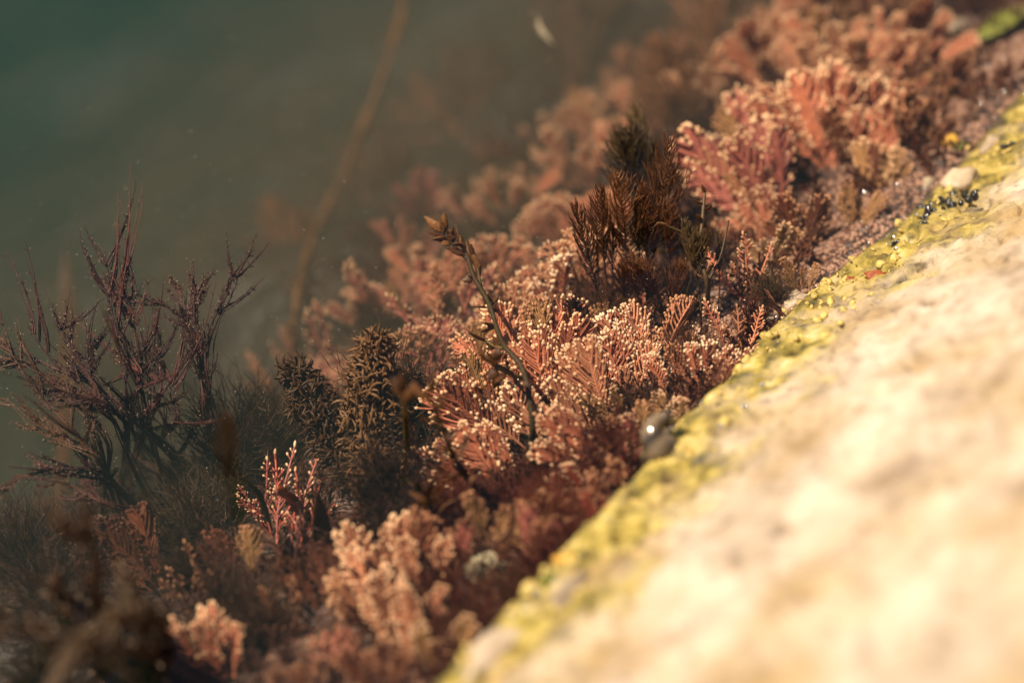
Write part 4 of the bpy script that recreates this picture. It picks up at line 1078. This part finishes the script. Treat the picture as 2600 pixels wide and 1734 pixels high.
def grit():
    r = random.Random(32); A = MB(); A.tube([(0, 0, -.9), (0, 0, -.4), (0, 0, .45), (0, 0, .95)], [.3, .95, .85, .05], 5); Vt, Ft = A.arrays(); Vs = []; Fs = []; n = 0
    while len(Vs) < 9500:
        t = r.uniform(-7.5, 9); s = r.uniform(-.05, 1.6)
        x, y = plan(s, t)
        if r.random() < max(0, s - .9) * 1.1 + (.55 if -4.2 < t < -1 else 0): continue
        q = .011 + .030 * r.random() ** 2; Vs.append(Vt * np.array((q * r.uniform(.7, 1.5), q * r.uniform(.7, 1.5), q * r.uniform(.6, 1.2))) + np.array((x, y, height(x, y) + q * .35))); Fs.append(Ft + n); n += len(Vt)
    m = weed('wet_grit', (.12, .058, .040), (.28, .165, .115), scale=1.3, rough=.12, spec=.8, bump=0)
    tag(link('wet_grit', mesh('wet_grit', np.concatenate(Vs), np.concatenate(Fs), m)), 'wet pinkish brown grit between the fans and the yellow rim', 'grit', None, 'stuff')
grit()

# glinting bubbles
bm_, nt_, bb = principled('bubble', Roughness=.10); bb.inputs['Base Color'].default_value = (.9, .9, .9, 1); bb.inputs['Metallic'].default_value = 1.0
A = MB(); A.bead((0, 0, 0), (0, 0, 1), 1.0, 1.0, 12); bub = mesh('bubble', *A.arrays(), bm_)
BUB = [((1188, 1543), (1198, 1552), (1208, 1570), (1232, 1584), (1250, 1583), (1220, 1600), (1336, 1549), (1362, 1510), (1300, 1570), (1175, 1705), (1230, 1700)), ((2236, 418), (2245, 428), (2262, 445), (2276, 478), (2225, 452), (2305, 420), (2240, 400), (2194, 498), (2184, 595), (2215, 545)),
       ((2508, 178), (2562, 207), (2545, 242), (2525, 310), (2490, 270)), ((1640, 1150), (1700, 1140), (1935, 985), (1890, 1040), (1800, 1130), (1770, 1180), (1830, 1090)), ((2270, 610), (2275, 640), (2265, 655), (1970, 815))]
BL = ['shiny bubble in the turf at the bottom edge', 'shiny water bead on the wet grit', 'shiny water bead on the upper right rim', 'shiny water bead on the rock by the snail', 'shiny water bead near the rust red blob']
for grp, lb in zip(BUB, BL):
    ORD = ('leftmost', 'second from the left', 'third from the left', 'fourth from the left', 'fifth from the left', 'sixth from the left', 'seventh from the left', 'eighth from the left', 'ninth from the left', 'tenth from the left', 'eleventh from the left')
    for k, (x, y) in enumerate(sorted(grp)):
        o = link('bubble', bub); q = .10 if (x, y) == (1220, 1600) else rnd.uniform(.022, .045); o.location = on_ground(x, y) + Vector((0, 0, .05)); o.scale = (q, q, q); tag(o, lb + ', ' + ('rightmost' if k == len(grp) - 1 else ORD[k]), 'bubble', lb.replace('bubble', 'bubbles').replace('bead', 'beads'))

def tiny_beads():
    r = random.Random(55); A = MB(); A.bead((0, 0, 0), (0, 0, 1), 1.0, 1.0, 7); Vt, Ft = A.arrays(); Vs = []; Fs = []; n = 0
    while len(Vs) < 420:
        t = r.uniform(-7.5, 9); s = r.gauss(.15, .45)
        if s < -.5 or s > 1.5 or (s > .7 and t < -1): continue
        x, y = plan(s, t)
        if nz(x, y, 1.3, 41) < -.05: continue
        q = .008 + .016 * r.random() ** 3; Vs.append(Vt * q + np.array((x, y, height(x, y) + .03 + q))); Fs.append(Ft + n); n += len(Vt)
    tag(link('tiny_water_beads', mesh('tiny_water_beads', np.concatenate(Vs), np.concatenate(Fs), bm_)), 'tiny glinting water beads along the wet strip beside the rock', 'water beads', None, 'stuff')
tiny_beads()

# ------------------------------------------------------------------ shrimp in the open water
def shrimp():
    W = [at_depth(x, y, 5.2) for x, y in ((1366, 44), (1368, 56), (1371, 68), (1377, 80), (1384, 90), (1392, 100), (1398, 108))]
    rt = root('shrimp', W[3], 'tiny pale curved shrimp swimming near the top edge', 'shrimp'); c = np.array(W[3]); P = [np.array(p) - c for p in W]
    A = MB(); Q = smooth_path(P, 22); u = np.linspace(0, 1, 22)
    A.tube(Q, [.032 * math.sin(math.pi * min(1, .12 + .88 * (1 - x)) ** .8) * (1 + .16 * (i % 2)) + .008 for i, x in enumerate(u)], 8)
    link('body', mesh('body', *A.arrays(), M['shrimp']), rt)
    for sgn in (-1, 1):
        A = MB(); A.bead(Q[1] + np.array((sgn * .02, -.02, .01)), (0, 0, 1), .013); link('eye', mesh('eye', *A.arrays(), M['eye']), rt)
        A = MB(); A.tube([Q[0], Q[0] + np.array((sgn * .06, 0, .07)), Q[0] + np.array((sgn * .15, .02, .06))], [.005, .004, .002], 4); link('antenna', mesh('antenna', *A.arrays(), M['shrimp']), rt)
    for k in range(5):
        A = MB(); p = Q[4 + k * 2]; A.tube([p, p + np.array((-.05, 0, -.02)), p + np.array((-.07, 0, -.06))], [.006, .005, .002], 4); link('leg', mesh('leg', *A.arrays(), M['shrimp']), rt)
    A = MB(); A.tube([Q[-1], Q[-1] + (Q[-1] - Q[-4]) * .5, Q[-1] + (Q[-1] - Q[-4]) * 1.1], [.012, .03, .004], 6, .3); link('tail_fan', mesh('tail_fan', *A.arrays(), M['shrimp']), rt)
shrimp()

# ------------------------------------------------------------------ drifting specks in the water
def specks():
    r = random.Random(77); Vt = np.array([(1, 0, 0), (0, 1, 0), (-1, 0, 0), (0, -1, 0), (0, 0, 1), (0, 0, -1.0)]); Ft = np.array([(0, 1, 4, 4), (1, 2, 4, 4), (2, 3, 4, 4), (3, 0, 4, 4), (1, 0, 5, 5), (2, 1, 5, 5), (3, 2, 5, 5), (0, 3, 5, 5)])
    Vs = []; Fs = []; n = 0
    A = MB(); A.bead((0, 0, 0), (0, 0, 1), 1.0, 1.0, 4); Vt, Ft = A.arrays()
    while len(Vs) < 2600:
        p = at_depth(r.uniform(-150, 2000), r.uniform(-100, 1400), r.uniform(-1, 9))
        if p.z > WATER_Z - .05 or p.z < height(p.x, p.y, False) + .1: continue
        q = r.uniform(.0025, .0055) * (1.6 if r.random() < .08 else 1); Vs.append(Vt * q + np.array(p)); Fs.append(Ft + n); n += len(Vt)
    m, nt, b = principled('drift_speck', Roughness=.5); b.inputs['Base Color'].default_value = (.75, .72, .60, 1)
    tag(link('drifting_specks', mesh('drifting_specks', np.concatenate(Vs), np.concatenate(Fs), m)), 'pale specks drifting in the murky water', 'specks', None, 'stuff')
specks()
